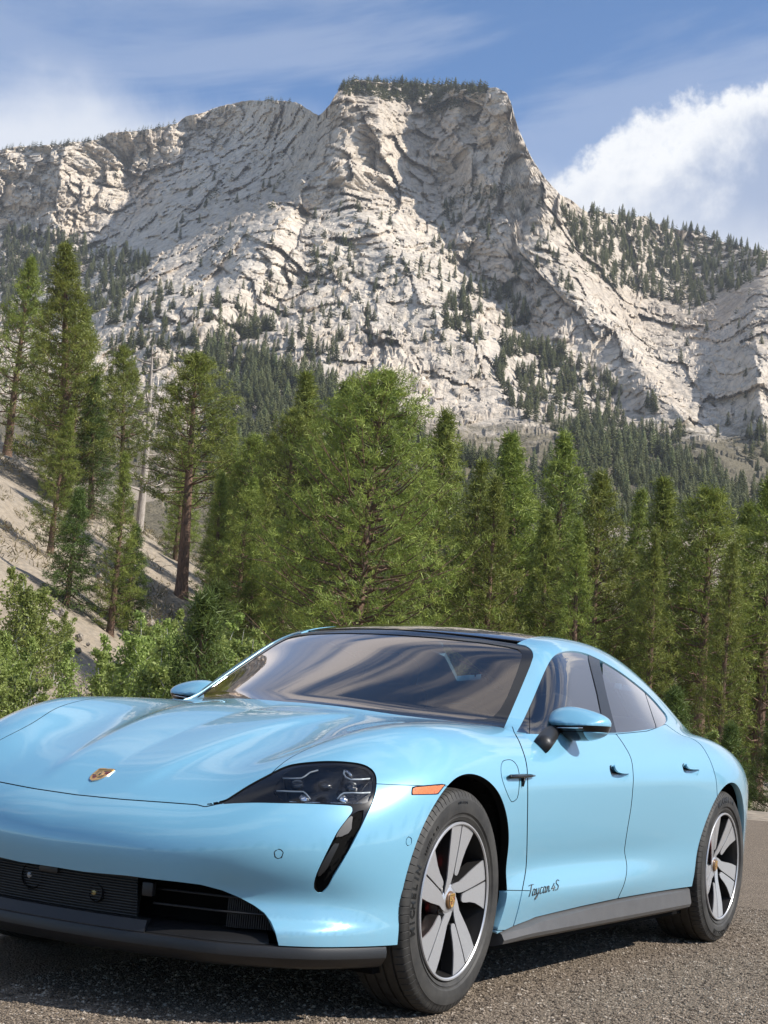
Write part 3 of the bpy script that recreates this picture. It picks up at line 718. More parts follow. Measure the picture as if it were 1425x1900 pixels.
for i, (x, yt, d, k, lab) in enumerate(((70,1055,46,0,'tall bright green aspen clump below the boulder'), (15,1120,42,1,'bright green aspen clump at the far foot of the slope'), (135,1170,44,2,'thin aspen sapling with white leaning stem'),
     (245,1120,48,1,'bright aspen clump below the small fir'), (300,1125,52,0,'wide aspen clump under the ponderosa trunk'), (430,1120,50,1,'aspen clump between young pine and tree wall'), (205,1180,40,2,'low aspen sapling beside the white leaning stem'), (-40,1150,40,0,'aspen clump past the edge of the slope'), (105,1130,52,0,'leafy aspen clump between boulder and leaning stem'), (275,1165,38,1,'low leafy aspen clump just behind the bonnet'), (40,1200,36,1,'low aspen clump at the lot edge under the tall clump'), (350,1150,46,0,'aspen clump in front of the ponderosa trunk'), (455,1150,44,0,'aspen clump beside the tree wall'))):
    stand(x, yt, x, d, lab, 'aspen_tree', AS[k], (4.0,3.6,3.2)[k], group=GA, rz=i*1.1, sq=1.0)
# centre and right: the wall of pines behind the lot
WALL = [(590,690,600,95,2,1.1,'tall narrow pine behind the wide ponderosa, paler tip'), (505,800,500,88,1,1.1,'pine left of the tree wall, behind the lone ponderosa'), (545,760,555,84,3,.9,'sparse pine with grey stem in front of the narrow pine'),
 (470,880,470,80,0,1.0,'low rounded pine at the edge of the slope'), (640,700,650,82,0,1.1,'pine crowding behind the wide ponderosa'), (830,760,840,72,1,1.1,'pine leaning on the wide ponderosa crown'),
 (890,850,900,66,4,1.1,'narrow pine between the wide ponderosa and twin pines'), (985,800,990,74,2,1.25,'first of the twin pines rising behind the car roof'), (1060,800,1060,78,1,1.0,'second of the twin pines, slightly broader'),
 (1130,868,1125,62,0,1.05,'full pine behind the rear side window'), (1192,905,1195,70,4,1.0,'slim pine between two full pines'), (1270,885,1262,66,2,1.15,'pine with visible dark trunk behind the rear wing'),
 (1335,905,1330,58,3,1.15,'open-crowned pine with bare lower trunk behind the rear wing'), (1400,930,1398,64,1,1.05,'pine at the end of the tree wall'), (1450,880,1450,60,0,1.0,'pine past the end of the tree wall'),
 (930,880,935,58,1,.8,'short pine filling the gap before the twin pines'), (1230,980,1235,54,4,.9,'small pine close to the lot edge'), (1365,1000,1362,52,4,.85,'small slim pine at the lot edge beside the road'),
 (760,900,770,62,4,.9,'short pine hidden under the wide ponderosa'), (1090,960,1095,54,4,.9,'small pine in front of the twin pines'), (540,930,545,66,4,1.0,'short pine before the sparse grey-stemmed pine'), (440,850,445,98,4,1.0,'slim pine on the slope behind the bare-trunked ponderosa'), (1500,900,1500,62,2,1.0,'pine well beyond the end of the tree wall')]
for i, (xt, yt, xb, d, k, sq, lab) in enumerate(WALL): stand(xt, yt, xb, d, lab, 'pine_tree', PP[k], 14, rz=i*1.7, sq=sq, group='pines in the wall behind the lot')
stand(700, 690, 735, 56, 'wide-crowned ponderosa with dark twisted limbs behind the car roof', 'pine_tree', BIGP, 15, rz=.6, sq=1.0)
# low growth at the lot edge
rng = np.random.default_rng(8)
for i in range(16):
    d = 26+14*rng.random(); px_ = 980+480*i/15+20*rng.normal(); v = px_dir(np.array([px_]), np.array([1300.]))[0]; l = d/(v[:2]@DH[:2])*(v@LH)
    put('shrub', AS[2] if i%3 else YP, gpos(d, l, float(floor_h(d,l))-.1), .35+.35*rng.random(), rng.random()*6, 'low green shrub growing along the edge of the lot', 'shrub', 'shrubs along the lot edge')
# understorey behind the wall
for i in range(70):
    d = 66+80*rng.random(); l = -18+62*rng.random(); k = int(rng.integers(0,5)); h = (7+6*rng.random())/14
    put('pine_tree', PP[k], gpos(d, l, float(floor_h(d,l))-.2), h, rng.random()*6.28, 'pine of the dense stand behind the front wall of pines', 'tree', 'pines of the stand behind')
# the far side of the lot, behind the photographer: mirrored in paint and glass
for i in range(34):
    if i < 24: d = -(26+26*rng.random()); l = -46+92*i/23+3*rng.normal()
    else: d = -22+6.5*(i-24); l = 34+18*rng.random()
    put('pine_tree', PP[int(rng.integers(0,5))], gpos(d, l, -.1), (7+5*rng.random())/14, rng.random()*6.28, 'pine on the far side of the lot, mirrored in the paintwork', 'tree', 'pines across the lot')
# white boulder and stones on the slope
def boulder(seed, s):
    rng2 = np.random.default_rng(seed); bm = bmesh.new(); bmesh.ops.create_icosphere(bm, subdivisions=3, radius=1)
    for v in bm.verts:
        p = np.array(v.co)[None]; f = facets(p*1.4+seed, seed, 1.2)[0][0]; v.co *= 1+.35*f; v.co.z *= .75
    return bm_mesh('boulder', bm, ROCK, True, R_(30))
BO = boulder(3, 1)
p, d, l = ground_at(107, 1142, 24, 170)
if p is not None: tag(add('boulder', BO, None, tuple(p), (0,0,.3), .38), 'pale rounded boulder on the bare slope beside small fir', 'boulder')
for i in range(70):
    px_ = 10+430*rng.random(); py_ = 900+330*rng.random(); p, d, l = ground_at(px_, py_, 30, 120)
    if p is None or l > -7: continue
    tag(add('stone', BO, None, tuple(p), (rng.random(), rng.random(), rng.random()*6), .08+.18*rng.random()**2), 'small pale stone lying on the bare slope', 'stone', 'stones on the bare slope')
# ---------------------------------------------------------------- forest on the mountain and lower slopes
def far_tree_verts(seed, blades=70):
    """compact conifer, height 1: ragged drooping boughs round a stem"""
    rng2 = np.random.default_rng(seed); V = []; F = []; tone = []
    for i in range(blades):
        u = (i+.5)/blades; z = .10+.90*u; L = .17*(1-u)**.8*(.75+.5*rng2.random())+.012; az = i*2.4+rng2.normal()*.3
        d = np.array([math.cos(az), math.sin(az), 0]); s = np.array([-d[1], d[0], 0]); w = L*.55
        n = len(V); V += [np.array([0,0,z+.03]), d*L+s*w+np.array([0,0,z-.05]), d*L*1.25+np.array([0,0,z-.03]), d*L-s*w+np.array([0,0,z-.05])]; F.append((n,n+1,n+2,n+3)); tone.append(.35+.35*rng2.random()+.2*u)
    n = len(V); 
    for k in range(3): a = k*2.09; V += [np.array([.012*math.cos(a), .012*math.sin(a), 0]), np.array([.006*math.cos(a), .006*math.sin(a), .4])]
    F += [(n,n+2,n+3,n+1), (n+2,n+4,n+5,n+3), (n+4,n,n+1,n+5)]; tone += [0,0,0]
    return np.array(V), np.array(F), np.array(tone)
FT = [far_tree_verts(s) for s in (1,2,3,4)]
def far_mesh(k):
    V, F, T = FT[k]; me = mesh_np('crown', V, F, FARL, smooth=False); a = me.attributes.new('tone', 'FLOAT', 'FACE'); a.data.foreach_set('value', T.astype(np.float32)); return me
FM = [far_mesh(k) for k in range(4)]
# where the wood grows, in photo pixels: (outline, trees per 1000 px2, height in px at centre)
WOODS = [([(0,425),(120,440),(200,470),(280,480),(270,520),(180,580),(0,620)], 16.0, 26),
 ([(640,150),(700,152),(915,162),(890,185),(840,205),(790,214),(770,190),(720,190),(690,180),(640,178),(628,168)], 60.0, 16),
 ([(0,270),(190,250),(320,230),(500,184),(545,188),(500,192),(380,212),(330,235),(200,268),(0,284)], 18.0, 11),
 ([(1040,395),(1130,395),(1205,408),(1300,434),(1425,470),(1425,500),(1380,540),(1290,580),(1200,560),(1140,545),(1090,500),(1060,450)], 17.0, 23),
 ([(870,345),(950,345),(960,360),(860,385),(830,400),(810,390)], 20.0, 16),
 ([(810,570),(880,540),(960,540),(990,600),(1000,640),(1060,700),(1000,760),(900,660),(830,620)], 7.5, 32),
 ([(640,470),(700,480),(720,540),(700,620),(600,640),(520,600),(480,560)], 2.4, 25),
 ([(200,560),(330,540),(480,600),(620,640),(700,700),(640,800),(420,860),(200,840)], 5.0, 36),
 ([(380,650),(560,700),(700,750),(850,850),(1000,880),(1070,800),(1250,860),(1425,930),(1425,1080),(400,1080),(380,800)], 11., 46),
 ([(900,640),(1000,650),(1100,700),(1220,760),(1320,860),(1400,960),(1250,940),(1050,830),(950,760)], 7.0, 36),
 ([(330,330),(560,330),(560,480),(420,600),(300,560)], 1.3, 19), ([(560,390),(1050,380),(1100,540),(900,700),(600,640)], 2.6, 22), ([(0,300),(560,220),(590,300),(300,440),(0,430)], .4, 13),
 ([(1150,560),(1425,540),(1425,900),(1300,800),(1180,640)], .8, 23), ([(1380,800),(1425,780),(1425,960),(1390,930)], 7., 26)]
def build_woods():
    rng = np.random.default_rng(77); PX = []; PY = []; HP = []
    for poly, dens, hp in WOODS:
        poly = np.array(poly, float); lo, hi = poly.min(0), poly.max(0); n = int((hi-lo).prod()/1000*dens)
        q = lo+(hi-lo)*rng.random((n,2)); ins = poly_sd(q, poly) < 0; q = q[ins]
        # clump
        cl = vnoise(np.stack([q[:,0]/38., q[:,1]/30., 0*q[:,0]+.5], 1), 5); q = q[cl > (-.15+.5*(rng.random(len(q))-.5) if dens < 8 else -2)]
        PX.append(q[:,0]); PY.append(q[:,1]); HP.append(hp*(.6+.7*rng.random(len(q))))
    PX = np.concatenate(PX); PY = np.concatenate(PY); HP = np.concatenate(HP)
    ys = np.interp(PX, SKYL[:,0], SKYL[:,1]); PY = np.maximum(PY, ys+1.5)
    P = on_mountain(PX, PY); dist = np.linalg.norm(P-CPOS, axis=1); H = HP*dist/CF; P[:,2] -= H*.10
    o = np.argsort(-HP); P, H, PY, HP, PX = P[o], H[o], PY[o], HP[o], PX[o]; n = len(P); print('far trees', n)
    N1 = 250
    vis = np.where((PX > 0)&(PX < 1425)&(PY < 1010))[0][:N1]; rest = np.setdiff1d(np.arange(n), vis)
    for c, i in enumerate(vis):
        put('far_conifer', (FM[c%4],), P[i], H[i], rng.random()*6.28, 'distant dark conifer in the wood covering the foot of the mountain', 'tree', 'conifers at the mountain foot', parts=('crown',), sq=1.0)
    Vs, Fs, Ts = [], [], []; off = 0
    k = rng.integers(0, 4, len(rest)); a = rng.random(len(rest))*6.28
    for j in range(4):
        m = rest[k == j]; V, F, T = FT[j]
        if not len(m): continue
        small = HP[m] < 20
        for sel, st in ((m[~small], 1), (m[small], 3)):
            if not len(sel): continue
            Fk = np.concatenate([F[:-3][::st], F[-3:]]); Tk = np.concatenate([T[:-3][::st], T[-3:]])
            an = rng.random(len(sel))*6.28; c, s = np.cos(an)[:,None], np.sin(an)[:,None]; h = H[sel][:,None]; wf = h*(1.35 if st == 3 else 1.0)*(.7+.6*rng.random((len(sel),1)))
            W = np.stack([(V[None,:,0]*c-V[None,:,1]*s)*wf, (V[None,:,0]*s+V[None,:,1]*c)*wf, V[None,:,2]*h], -1)+P[sel][:,None,:]
            Vs.append(W.reshape(-1,3)); Fs.append((Fk[None]+(np.arange(len(sel))*len(V))[:,None,None]).reshape(-1,4)+off); off += len(sel)*len(V)
            Ts.append(np.clip((Tk[None]+.16*rng.normal(size=(len(sel),1))), 0, 1).ravel())
    V = np.concatenate(Vs); F = np.concatenate(Fs); V2, F2 = compact(V, F)
    me = mesh_np('wood', V2, F2, FARL, smooth=False); at_ = me.attributes.new('tone', 'FLOAT', 'FACE'); at_.data.foreach_set('value', np.concatenate(Ts).astype(np.float32))
    o = add('mountain_wood', me); tag(o, 'conifer wood scattered over the rocky mountain', 'forest', kind='stuff'); print('wood tris', len(F2)*2)
build_woods()
# dry tufts and scrub on the bare slope
def scrub():
    rng = np.random.default_rng(9); C = []
    d = 34+88*rng.random(5200); l = -46+44*rng.random(5200); ok = floor_h(d,l) > .8
    d, l = d[ok], l[ok]; C = gpos(0,0)[None]+d[:,None]*DH+l[:,None]*LH; C[:,2] = floor_h(d,l)+.02
    cl = vnoise(C/6., 3); C = C[cl > -.05]; A = np.tile([0,0,1.0], (len(C),1))
    m = mat_leaf('dry_scrub', (.10,.09,.04), (.22,.18,.09), (.33,.27,.15), .1)
    me = leaf_mesh('scrub', C, A, 9, .30, .05, rng, m, rng.random(len(C)), spread=.5)
    tag(add('dry_scrub', me), 'dry grass tufts and scrub on the bare slope', 'scrub', kind='stuff')
scrub()
# ---------------------------------------------------------------- car body as one smooth implicit surface
# car frame = world frame: x forward from the front axle, y to the car's left, z up (metres)
_TOPX = [1.1,.9,.75,.6,.4,.2,0,-.2,-.4,-.7,-1.2,-1.8,-2.4,-2.8,-3.2,-3.6,-4.1]
_TOPY = [0,.25,.45,.70,.85,1.0]
_TOP = [[.515,.515,.505,.49,.46,.43],
 [.612,.614,.606,.60,.575,.54],[.676,.679,.676,.697,.68,.65],[.735,.740,.742,.792,.790,.755],[.803,.810,.805,.870,.888,.855],
 [.862,.870,.863,.908,.904,.868],[.908,.915,.906,.934,.922,.885],[.941,.946,.935,.945,.932,.895],[.962,.964,.952,.947,.932,.90],
 [.97,.97,.962,.950,.938,.905],[.975,.975,.97,.960,.948,.915],[.985,.985,.98,.975,.962,.93],[1.0,1.0,1.0,.995,.98,.95],
 [.995,.995,.995,.995,.987,.955],[.965,.965,.965,.968,.955,.915],[.94,.94,.935,.925,.90,.85],[.87,.87,.86,.84,.81,.77]]
TOP = Ten(_TOPX, _TOPY, _TOP)
_SX = [1.1,.8,.4,0,-.5,-1.0,-1.6,-2.2,-2.55,-2.9,-3.3,-3.7,-4.1]
_SZ = [.10,.22,.30,.36,.44,.52,.62,.72,.82,.95,1.1]
_S = [[.84,.86,.87,.87,.875,.88,.885,.885,.88,.86,.82],
 [.89,.91,.915,.918,.92,.925,.93,.93,.92,.895,.85],
 [.925,.942,.945,.947,.950,.954,.957,.957,.95,.92,.87],
 [.935,.948,.953,.956,.960,.965,.969,.969,.962,.935,.88],
 [.895,.92,.936,.942,.930,.940,.954,.960,.958,.93,.87],
 [.885,.91,.936,.944,.923,.933,.949,.958,.958,.932,.865],
 [.885,.91,.936,.943,.926,.936,.951,.960,.961,.936,.87],
 [.90,.918,.934,.940,.940,.948,.960,.968,.969,.952,.90],
 [.92,.935,.946,.954,.958,.965,.974,.979,.977,.96,.91],
 [.93,.945,.955,.963,.970,.976,.981,.983,.979,.955,.91],
 [.89,.905,.915,.922,.928,.932,.936,.936,.93,.905,.86],
 [.77,.785,.80,.806,.81,.813,.815,.813,.805,.78,.74],
 [.62,.64,.65,.66,.665,.67,.67,.665,.655,.63,.59]]
SIDE = Ten(_SX, _SZ, _S)
NOSE0 = Spl([.08,.16,.22,.30,.36,.42,.48,.54,.60,.66,.74,.85], [.88,.905,.915,.915,.905,.918,.932,.935,.922,.89,.81,.62])
_CX = [-.2,-.6,-1.0,-1.5,-2.0,-2.4,-2.8,-3.3,-3.8]
_CZ = [.85,.95,1.05,1.15,1.25,1.35,1.45]
_C = [[.885,.857,.815,.762,.698,.62,.52],[.90,.875,.838,.787,.723,.642,.54],[.90,.872,.837,.787,.724,.644,.542],
 [.90,.866,.826,.774,.709,.630,.533],[.89,.857,.815,.761,.694,.613,.518],[.872,.832,.776,.712,.637,.551,.455],
 [.842,.78,.711,.635,.551,.458,.353],[.77,.68,.603,.518,.423,.32,.2],[.66,.61,.55,.47,.38,.28,.17]]
CSIDE = Ten(_CX, _CZ, _C)
WTOP = Spl([.3,0,-.3,-.6,-.9,-1.13,-1.3,-1.5,-1.75,-2.0,-2.3,-2.6,-3.0,-3.4,-3.8,-4.2],
           [.62,.803,.955,1.093,1.227,1.320,1.356,1.378,1.388,1.385,1.358,1.297,1.165,1.02,.885,.74])
WSH = Spl([.2,-.5,-.9,-1.25,-1.6,-2.2,-3.0,-4.2], [.80,.74,.58,.36,.18,.0,-.1,-.15])
WDR = Spl([0,-.6,-1.2,-1.8,-2.6,-3.4,-4.2], [.04,.05,.085,.10,.11,.12,.12])
def f_top(x, y):
    z = TOP(x, y)
    yk = .205+.16*np.clip((.70-x)/1.1, -.2, 1.2)
    fade = sstep(.84,.66,x)*sstep(-.42,-.05,x)
    return z + .012*fade*(1/(1+np.exp(np.clip((y-yk)/.014, -30, 30)))-.5)
def f_nose(y, z):
    xn = NOSE0(z) - (.213*y**2 + .349*y**4)
    # the shelf low on the bumper corner, the bumper's S below the air curtain
    w = sstep(.42,.60,y)*(1-.85*sstep(.80,.93,y))
    xn = xn + w*(.028*(1-sstep(.290,.325,z)) - .022*np.exp(-((z-.385)/.06)**2))
    return xn
def f_side(x, z):
    return SIDE(x, z)
def body_F(x, y, z, parts=None):
    y = np.abs(y)
    T, S, N = parts[:3] if parts else (f_top(x,y), f_side(x,z), f_nose(y,z))
    Rr = parts[3] if parts else (-4.03+.18*y**2+.25*np.maximum(.55-z,0)**1.5+.10*np.maximum(z-.8,0))
    top = z-T; sid = y-S; nos = x-N; rea = Rr-x
    k1 = .20
    low = smax(sid, top, k1)
    low = smax(low, nos*.85, .16)
    low = smax(low, rea, .16)
    low = smax(low, .155-z, .03)
    CS, WT = parts[4:6] if parts else (CSIDE(x,z), WTOP(x+WSH(x)*y*y)-WDR(x)*y*y)
    cab = smax(y-CS, (z-WT)*.92, .085)
    cab = smax(cab, .80-z, .05)
    return smin(low, cab, .05)
def body_N(P, h=1e-3):
    x, y, z = P[:,0], P[:,1], P[:,2]
    g = np.stack([body_F(x+h,y,z)-body_F(x-h,y,z), body_F(x,y+h,z)-body_F(x,y-h,z), body_F(x,y,z+h)-body_F(x,y,z-h)], -1)/(2*h)
    return g
def body_grid(step, iso=0.0):
    ax = np.arange(-4.20, 1.06, step); ay = np.arange(0.5*step-step*math.ceil(1.06/step), 1.06+step, step); az = np.arange(.10, 1.46, step)
    X, Y, Z = ax[:,None,None], np.abs(ay)[None,:,None], az[None,None,:]
    Y2 = np.abs(ay)
    T = f_top(np.repeat(ax[:,None], len(ay), 1), np.repeat(Y2[None], len(ax), 0))
    S = SIDE.grid(ax, az)[:,None,:]
    N = f_nose(Y2[:,None], az[None,:])[None]
    Rr = (-4.03+.18*Y2[:,None]**2+.25*np.maximum(.55-az,0)[None]**1.5+.10*np.maximum(az-.8,0)[None])[None]
    CS = CSIDE.grid(ax, az)[:,None,:]
    xx, yy = ax[:,None], Y2[None]; sh = WSH(ax)[:,None]*yy**2
    WT = (WTOP(xx+sh)-WDR(ax)[:,None]*yy**2)[:,:,None]
    G = body_F(X, Y, Z, (T[:,:,None], S, N, Rr, CS, WT))-iso
    V, Q = surface_nets(G, ax, ay, az)
    for it in range(3):
        n = body_N(V); f = body_F(V[:,0], V[:,1], V[:,2])-iso
        V = V - n*(f/np.maximum((n*n).sum(1), .05))[:,None]
    n = body_N(V); n /= np.linalg.norm(n, axis=1, keepdims=True)
    T3 = np.concatenate([Q[:,[0,1,2]], Q[:,[0,2,3]]])
    # make winding follow the gradient
    fn = np.cross(V[T3[:,1]]-V[T3[:,0]], V[T3[:,2]]-V[T3[:,0]]); bad = (fn*n[T3[:,0]]).sum(1) < 0
    T3[bad] = T3[bad][:, ::-1]
    return V, T3, n
def hit_body(px, py, t0=2.5, t1=11.0, yside=None):
    """first hit of a photo ray with the body surface"""
    d = ray(px, py); t = np.linspace(t0, t1, 1700); P = CPOS+t[:,None]*d
    f = body_F(P[:,0], P[:,1], P[:,2]); i = np.argmax(f < 0)
    if not (f < 0).any(): return None
    a, b = t[i-1], t[i]
    for _ in range(40):
        m = (a+b)/2; p = CPOS+m*d
        if body_F(p[0], p[1], p[2]) < 0: b = m
        else: a = m
    return CPOS+b*d
# ---------------------------------------------------------------- car materials
def mat_paint():
    m, nt, b = new_mat('car_paint'); t = NT(nt)
    tc = t.n('ShaderNodeTexCoord'); n1 = t.n('ShaderNodeTexNoise', i={'Vector': tc.outputs['Object'], 'Scale': 900.0, 'Detail': 1.0})
    # road dust low on the flanks
    sx = t.n('ShaderNodeSeparateXYZ', i={0: tc.outputs['Object']})
    n2 = t.n('ShaderNodeTexNoise', i={'Vector': tc.outputs['Object'], 'Scale': 22.0, 'Detail': 5.0, 'Roughness': .7})
    low = t.n('ShaderNodeMapRange', i={0: sx.outputs[2], 1: .46, 2: .20, 3: 0.0, 4: 1.0}).outputs[0]
    dust = t.math('MULTIPLY', low, t.math('MULTIPLY', n2.outputs[0], .30))
    col = t.mix(n1.outputs[0], (.180, .430, .585), (.205, .465, .620))
    t.link(t.mix(dust, col, (.36, .33, .28)), b.inputs['Base Color'])
    b.inputs['Metallic'].default_value = .12; b.inputs['Roughness'].default_value = .34
    b.inputs['Coat Weight'].default_value = 1.0; b.inputs['Coat Roughness'].default_value = .012; b.inputs['Coat IOR'].default_value = 1.55
    return m
def mat_glass(name, tint, refl=1.0, ior=1.5, gcol=(1, .95, .92)):
    """thin tinted pane: mirror reflection by Fresnel over a tinted see-through layer"""
    m, nt, b = new_mat(name); t = NT(nt); nt.nodes.remove(b)
    out = nt.nodes['Material Output']
    fr = t.n('ShaderNodeFresnel', i={'IOR': ior})
    tr = t.n('ShaderNodeBsdfTransparent', i={0: (*tint, 1)})
    gl = t.n('ShaderNodeBsdfGlossy', i={'Color': (*gcol, 1), 'Roughness': 0.0})
    f = t.math('MINIMUM', t.math('MULTIPLY', fr.outputs[0], refl), 1.0)
    mx = t.n('ShaderNodeMixShader', i={0: f, 1: tr.outputs[0], 2: gl.outputs[0]})
    t.link(mx.outputs[0], out.inputs[0]); return m
def mat_rubber():
    m, nt, b = new_mat('tyre_rubber'); t = NT(nt)
    tc = t.n('ShaderNodeTexCoord'); n = t.n('ShaderNodeTexNoise', i={'Vector': tc.outputs['Object'], 'Scale': 9.0, 'Detail': 6.0, 'Roughness': .7})
    t.link(t.ramp(n.outputs[0], [(.35, (.022, .021, .020)), (.7, (.062, .058, .052))]), b.inputs['Base Color'])
    b.inputs['Roughness'].default_value = .62; b.inputs['Specular IOR Level'].default_value = .35
    return m
def mat_plastic(name, col, rough=.5, bump=.0006):
    m, nt, b = new_mat(name); t = NT(nt)
    tc = t.n('ShaderNodeTexCoord'); n = t.n('ShaderNodeTexNoise', i={'Vector': tc.outputs['Object'], 'Scale': 420.0, 'Detail': 2.0})
    bp = t.n('ShaderNodeBump', i={'Strength': .6, 'Distance': bump, 'Height': n.outputs[0]}); t.link(bp.outputs[0], b.inputs['Normal'])
    n2 = t.n('ShaderNodeTexNoise', i={'Vector': tc.outputs['Object'], 'Scale': 14.0, 'Detail': 5.0, 'Roughness': .7})
    t.link(t.mix(n2.outputs[0], tuple(c*.75 for c in col), tuple(c*1.3 for c in col)), b.inputs['Base Color'])
    b.inputs['Roughness'].default_value = rough; return m
def mat_brushed():
    m, nt, b = new_mat('machined_alloy'); t = NT(nt)
    tc = t.n('ShaderNodeTexCoord'); mp = t.n('ShaderNodeMapping', i={'Vector': tc.outputs['Object'], 'Scale': (60, 400, 400)})
    n = t.n('ShaderNodeTexNoise', i={'Vector': mp.outputs[0], 'Scale': 3.0, 'Detail': 3.0})
    t.link(t.ramp(n.outputs[0], [(.3, (.47, .47, .48)), (.7, (.57, .57, .58))]), b.inputs['Base Color'])
    b.inputs['Metallic'].default_value = .55; b.inputs['Roughness'].default_value = .32
    b.inputs['Coat Weight'].default_value = .5; b.inputs['Coat Roughness'].default_value = .05; return m
PAINT = mat_paint(); RUBBER = mat_rubber(); ALLOY = mat_brushed()
GLOSSBLK = simple('gloss_black', (.005, .005, .006), .14, 0, .25, .35)
BLKPL = mat_plastic('black_plastic', (.013, .013, .014), .42)
GREYPL = mat_plastic('grey_skirt_plastic', (.075, .072, .070), .5)
VOID = simple('liner_black', (.006, .006, .006), .9, spec=.1)
DARKALLOY = simple('dark_alloy', (.035, .033, .032), .35, .4, .4)
CHROME = simple('chrome', (.75, .76, .78), .12, 1.0)
WSGLASS = mat_glass('windscreen_glass', (.34, .32, .31), 2.4, 1.52, (1, .88, .80))
SIDEGLASS = mat_glass('side_glass', (.40, .43, .44), 2.3, 1.52)
LENS = mat_glass('lamp_lens', (.92, .93, .94), .8, 1.5)
ROOFGL = simple('roof_glass', (.006, .008, .012), .03, 0, 1.0)
INTER = mat_plastic('interior_leather', (.05, .045, .042), .55)
# ---------------------------------------------------------------- cut the skin into panels
car = bpy.data.objects.new('car', None); COL.objects.link(car)
tag(car, 'light blue four-door sports saloon parked on gravel, black lower trim and glass roof', 'car')
STEP = .014
def half_body():
    ax = np.arange(-4.20, 1.06, STEP); ay = np.arange(-.5*STEP, 1.08, STEP); az = np.arange(.12, 1.44, STEP)
    T = f_top(np.repeat(ax[:,None], len(ay), 1), np.repeat(np.abs(ay)[None], len(ax), 0))
    Y2 = np.abs(ay); S = SIDE.grid(ax, az)[:,None,:]; N = f_nose(Y2[:,None], az[None,:])[None]
    Rr = (-4.03+.18*Y2[:,None]**2+.25*np.maximum(.55-az,0)[None]**1.5+.10*np.maximum(az-.8,0)[None])[None]
    CS = CSIDE.grid(ax, az)[:,None,:]; sh = WSH(ax)[:,None]*Y2[None]**2
    WT = (WTOP(ax[:,None]+sh)-WDR(ax)[:,None]*Y2[None]**2)[:,:,None]
    G = body_F(ax[:,None,None], Y2[None,:,None], az[None,None,:], (T[:,:,None], S, N, Rr, CS, WT))
    V, Q = surface_nets(G, ax, ay, az)
    for it in range(3):
        n = body_N(V); f = body_F(V[:,0], V[:,1], V[:,2]); V = V-n*(f/np.maximum((n*n).sum(1), .05))[:,None]
    V[np.abs(V[:,1]) < STEP*.3, 1] = 0.0
    n = body_N(V); n[V[:,1] == 0, 1] = 0; n /= np.linalg.norm(n, axis=1, keepdims=True)
    T3 = np.concatenate([Q[:,[0,1,2]], Q[:,[0,2,3]]])
    fn = np.cross(V[T3[:,1]]-V[T3[:,0]], V[T3[:,2]]-V[T3[:,0]]); bad = (fn*n[T3[:,0]]).sum(1) < 0
    T3[bad] = T3[bad][:, ::-1]
    keep = (V[T3][:,:,1] >= -1e-6).all(1)
    return np.concatenate([V, n], 1), T3[keep]
HV, HT = half_body()
def split(piece, g):
    V, T = piece; V2, a, b = clip_mesh(V, T, g(V)); return compact(V2, a), compact(V2, b)
def px_poly(poly, xr=(-9, 9), zr=(-9, 9), yr=(-1, 9), grow=0.0):
    """cut region given by an outline seen in the photograph, as signed metres on the near flank"""
    poly = np.asarray(poly, float)
    def g(V):
        P = V[:,:3]; q = proj(P); d = np.linalg.norm(P-CPOS, axis=1)
        s = np.full(len(P), 1.0)
        m = (P[:,0] > xr[0])&(P[:,0] < xr[1])&(P[:,2] > zr[0])&(P[:,2] < zr[1])&(P[:,1] > yr[0])&(P[:,1] < yr[1])
        s[m] = poly_sd(q[m], poly)*d[m]/CF-grow
        return s
    return g
def biggest(piece):
    """largest connected patch of a cut piece"""
    V, T = piece; lab = np.arange(len(V))
    for _ in range(400):
        m = lab[T].min(1); new = lab.copy(); 
        for k in range(3): np.minimum.at(new, T[:,k], m)
        new = new[new]
        if (new == lab).all(): break
        lab = new
    u, c = np.unique(lab[T[:,0]], return_counts=True); return compact(V, T[lab[T[:,0]] == u[c.argmax()]])
def px_line(pts, w, xr=(-9, 9), zr=(-9, 9), yr=(-1, 9)):
    def g(V):
        P = V[:,:3]; q = proj(P); d = np.linalg.norm(P-CPOS, axis=1); s = np.full(len(P), 1.0)
        m = (P[:,0] > xr[0])&(P[:,0] < xr[1])&(P[:,2] > zr[0])&(P[:,2] < zr[1])&(P[:,1] > yr[0])&(P[:,1] < yr[1])
        s[m] = line_sd(q[m], pts)*d[m]/CF-w; return s
    return g
def drop_line(piece, g):
    return split(piece, g)[1]
FL = [0]
def flange(V, T, depth):
    """fold the free edges of a panel inwards"""
    E = np.concatenate([T[:,[0,1]], T[:,[1,2]], T[:,[2,0]]]); k = np.sort(E, 1)
    u, idx, cnt = np.unique(k, axis=0, return_index=True, return_counts=True); B = E[idx[cnt == 1]]
    P = V[:,:3]; B = B[~((np.abs(P[B[:,0],1]) < 1e-5)&(np.abs(P[B[:,1],1]) < 1e-5))]
    if not len(B): return V, T
    bv, inv = np.unique(B, return_inverse=True); inv = inv.reshape(B.shape)
    nv = V[bv,3:]; t = np.zeros((len(bv),3)); e = P[B[:,1]]-P[B[:,0]]; e /= np.maximum(np.linalg.norm(e,axis=1,keepdims=True),1e-9)
    np.add.at(t, inv[:,0], e); np.add.at(t, inv[:,1], e)
    on = np.cross(t, nv); on /= np.maximum(np.linalg.norm(on,axis=1,keepdims=True),1e-9)
    n0 = len(V)
    A = np.concatenate([P[bv], on+.25*nv], 1); C = np.concatenate([P[bv]-nv*depth, on], 1)
    m = len(bv); a, b = inv[:,0], inv[:,1]
    q1 = np.stack([n0+b, n0+a, n0+m+a], 1); q2 = np.stack([n0+b, n0+m+a, n0+m+b], 1)
    FL[0] = 2*len(B); return np.concatenate([V, A, C]), np.concatenate([T, q1, q2])
def mirrored(V, T):
    W = V.copy(); W[:,1] *= -1; W[:,4] *= -1; return W, T[:, ::-1]
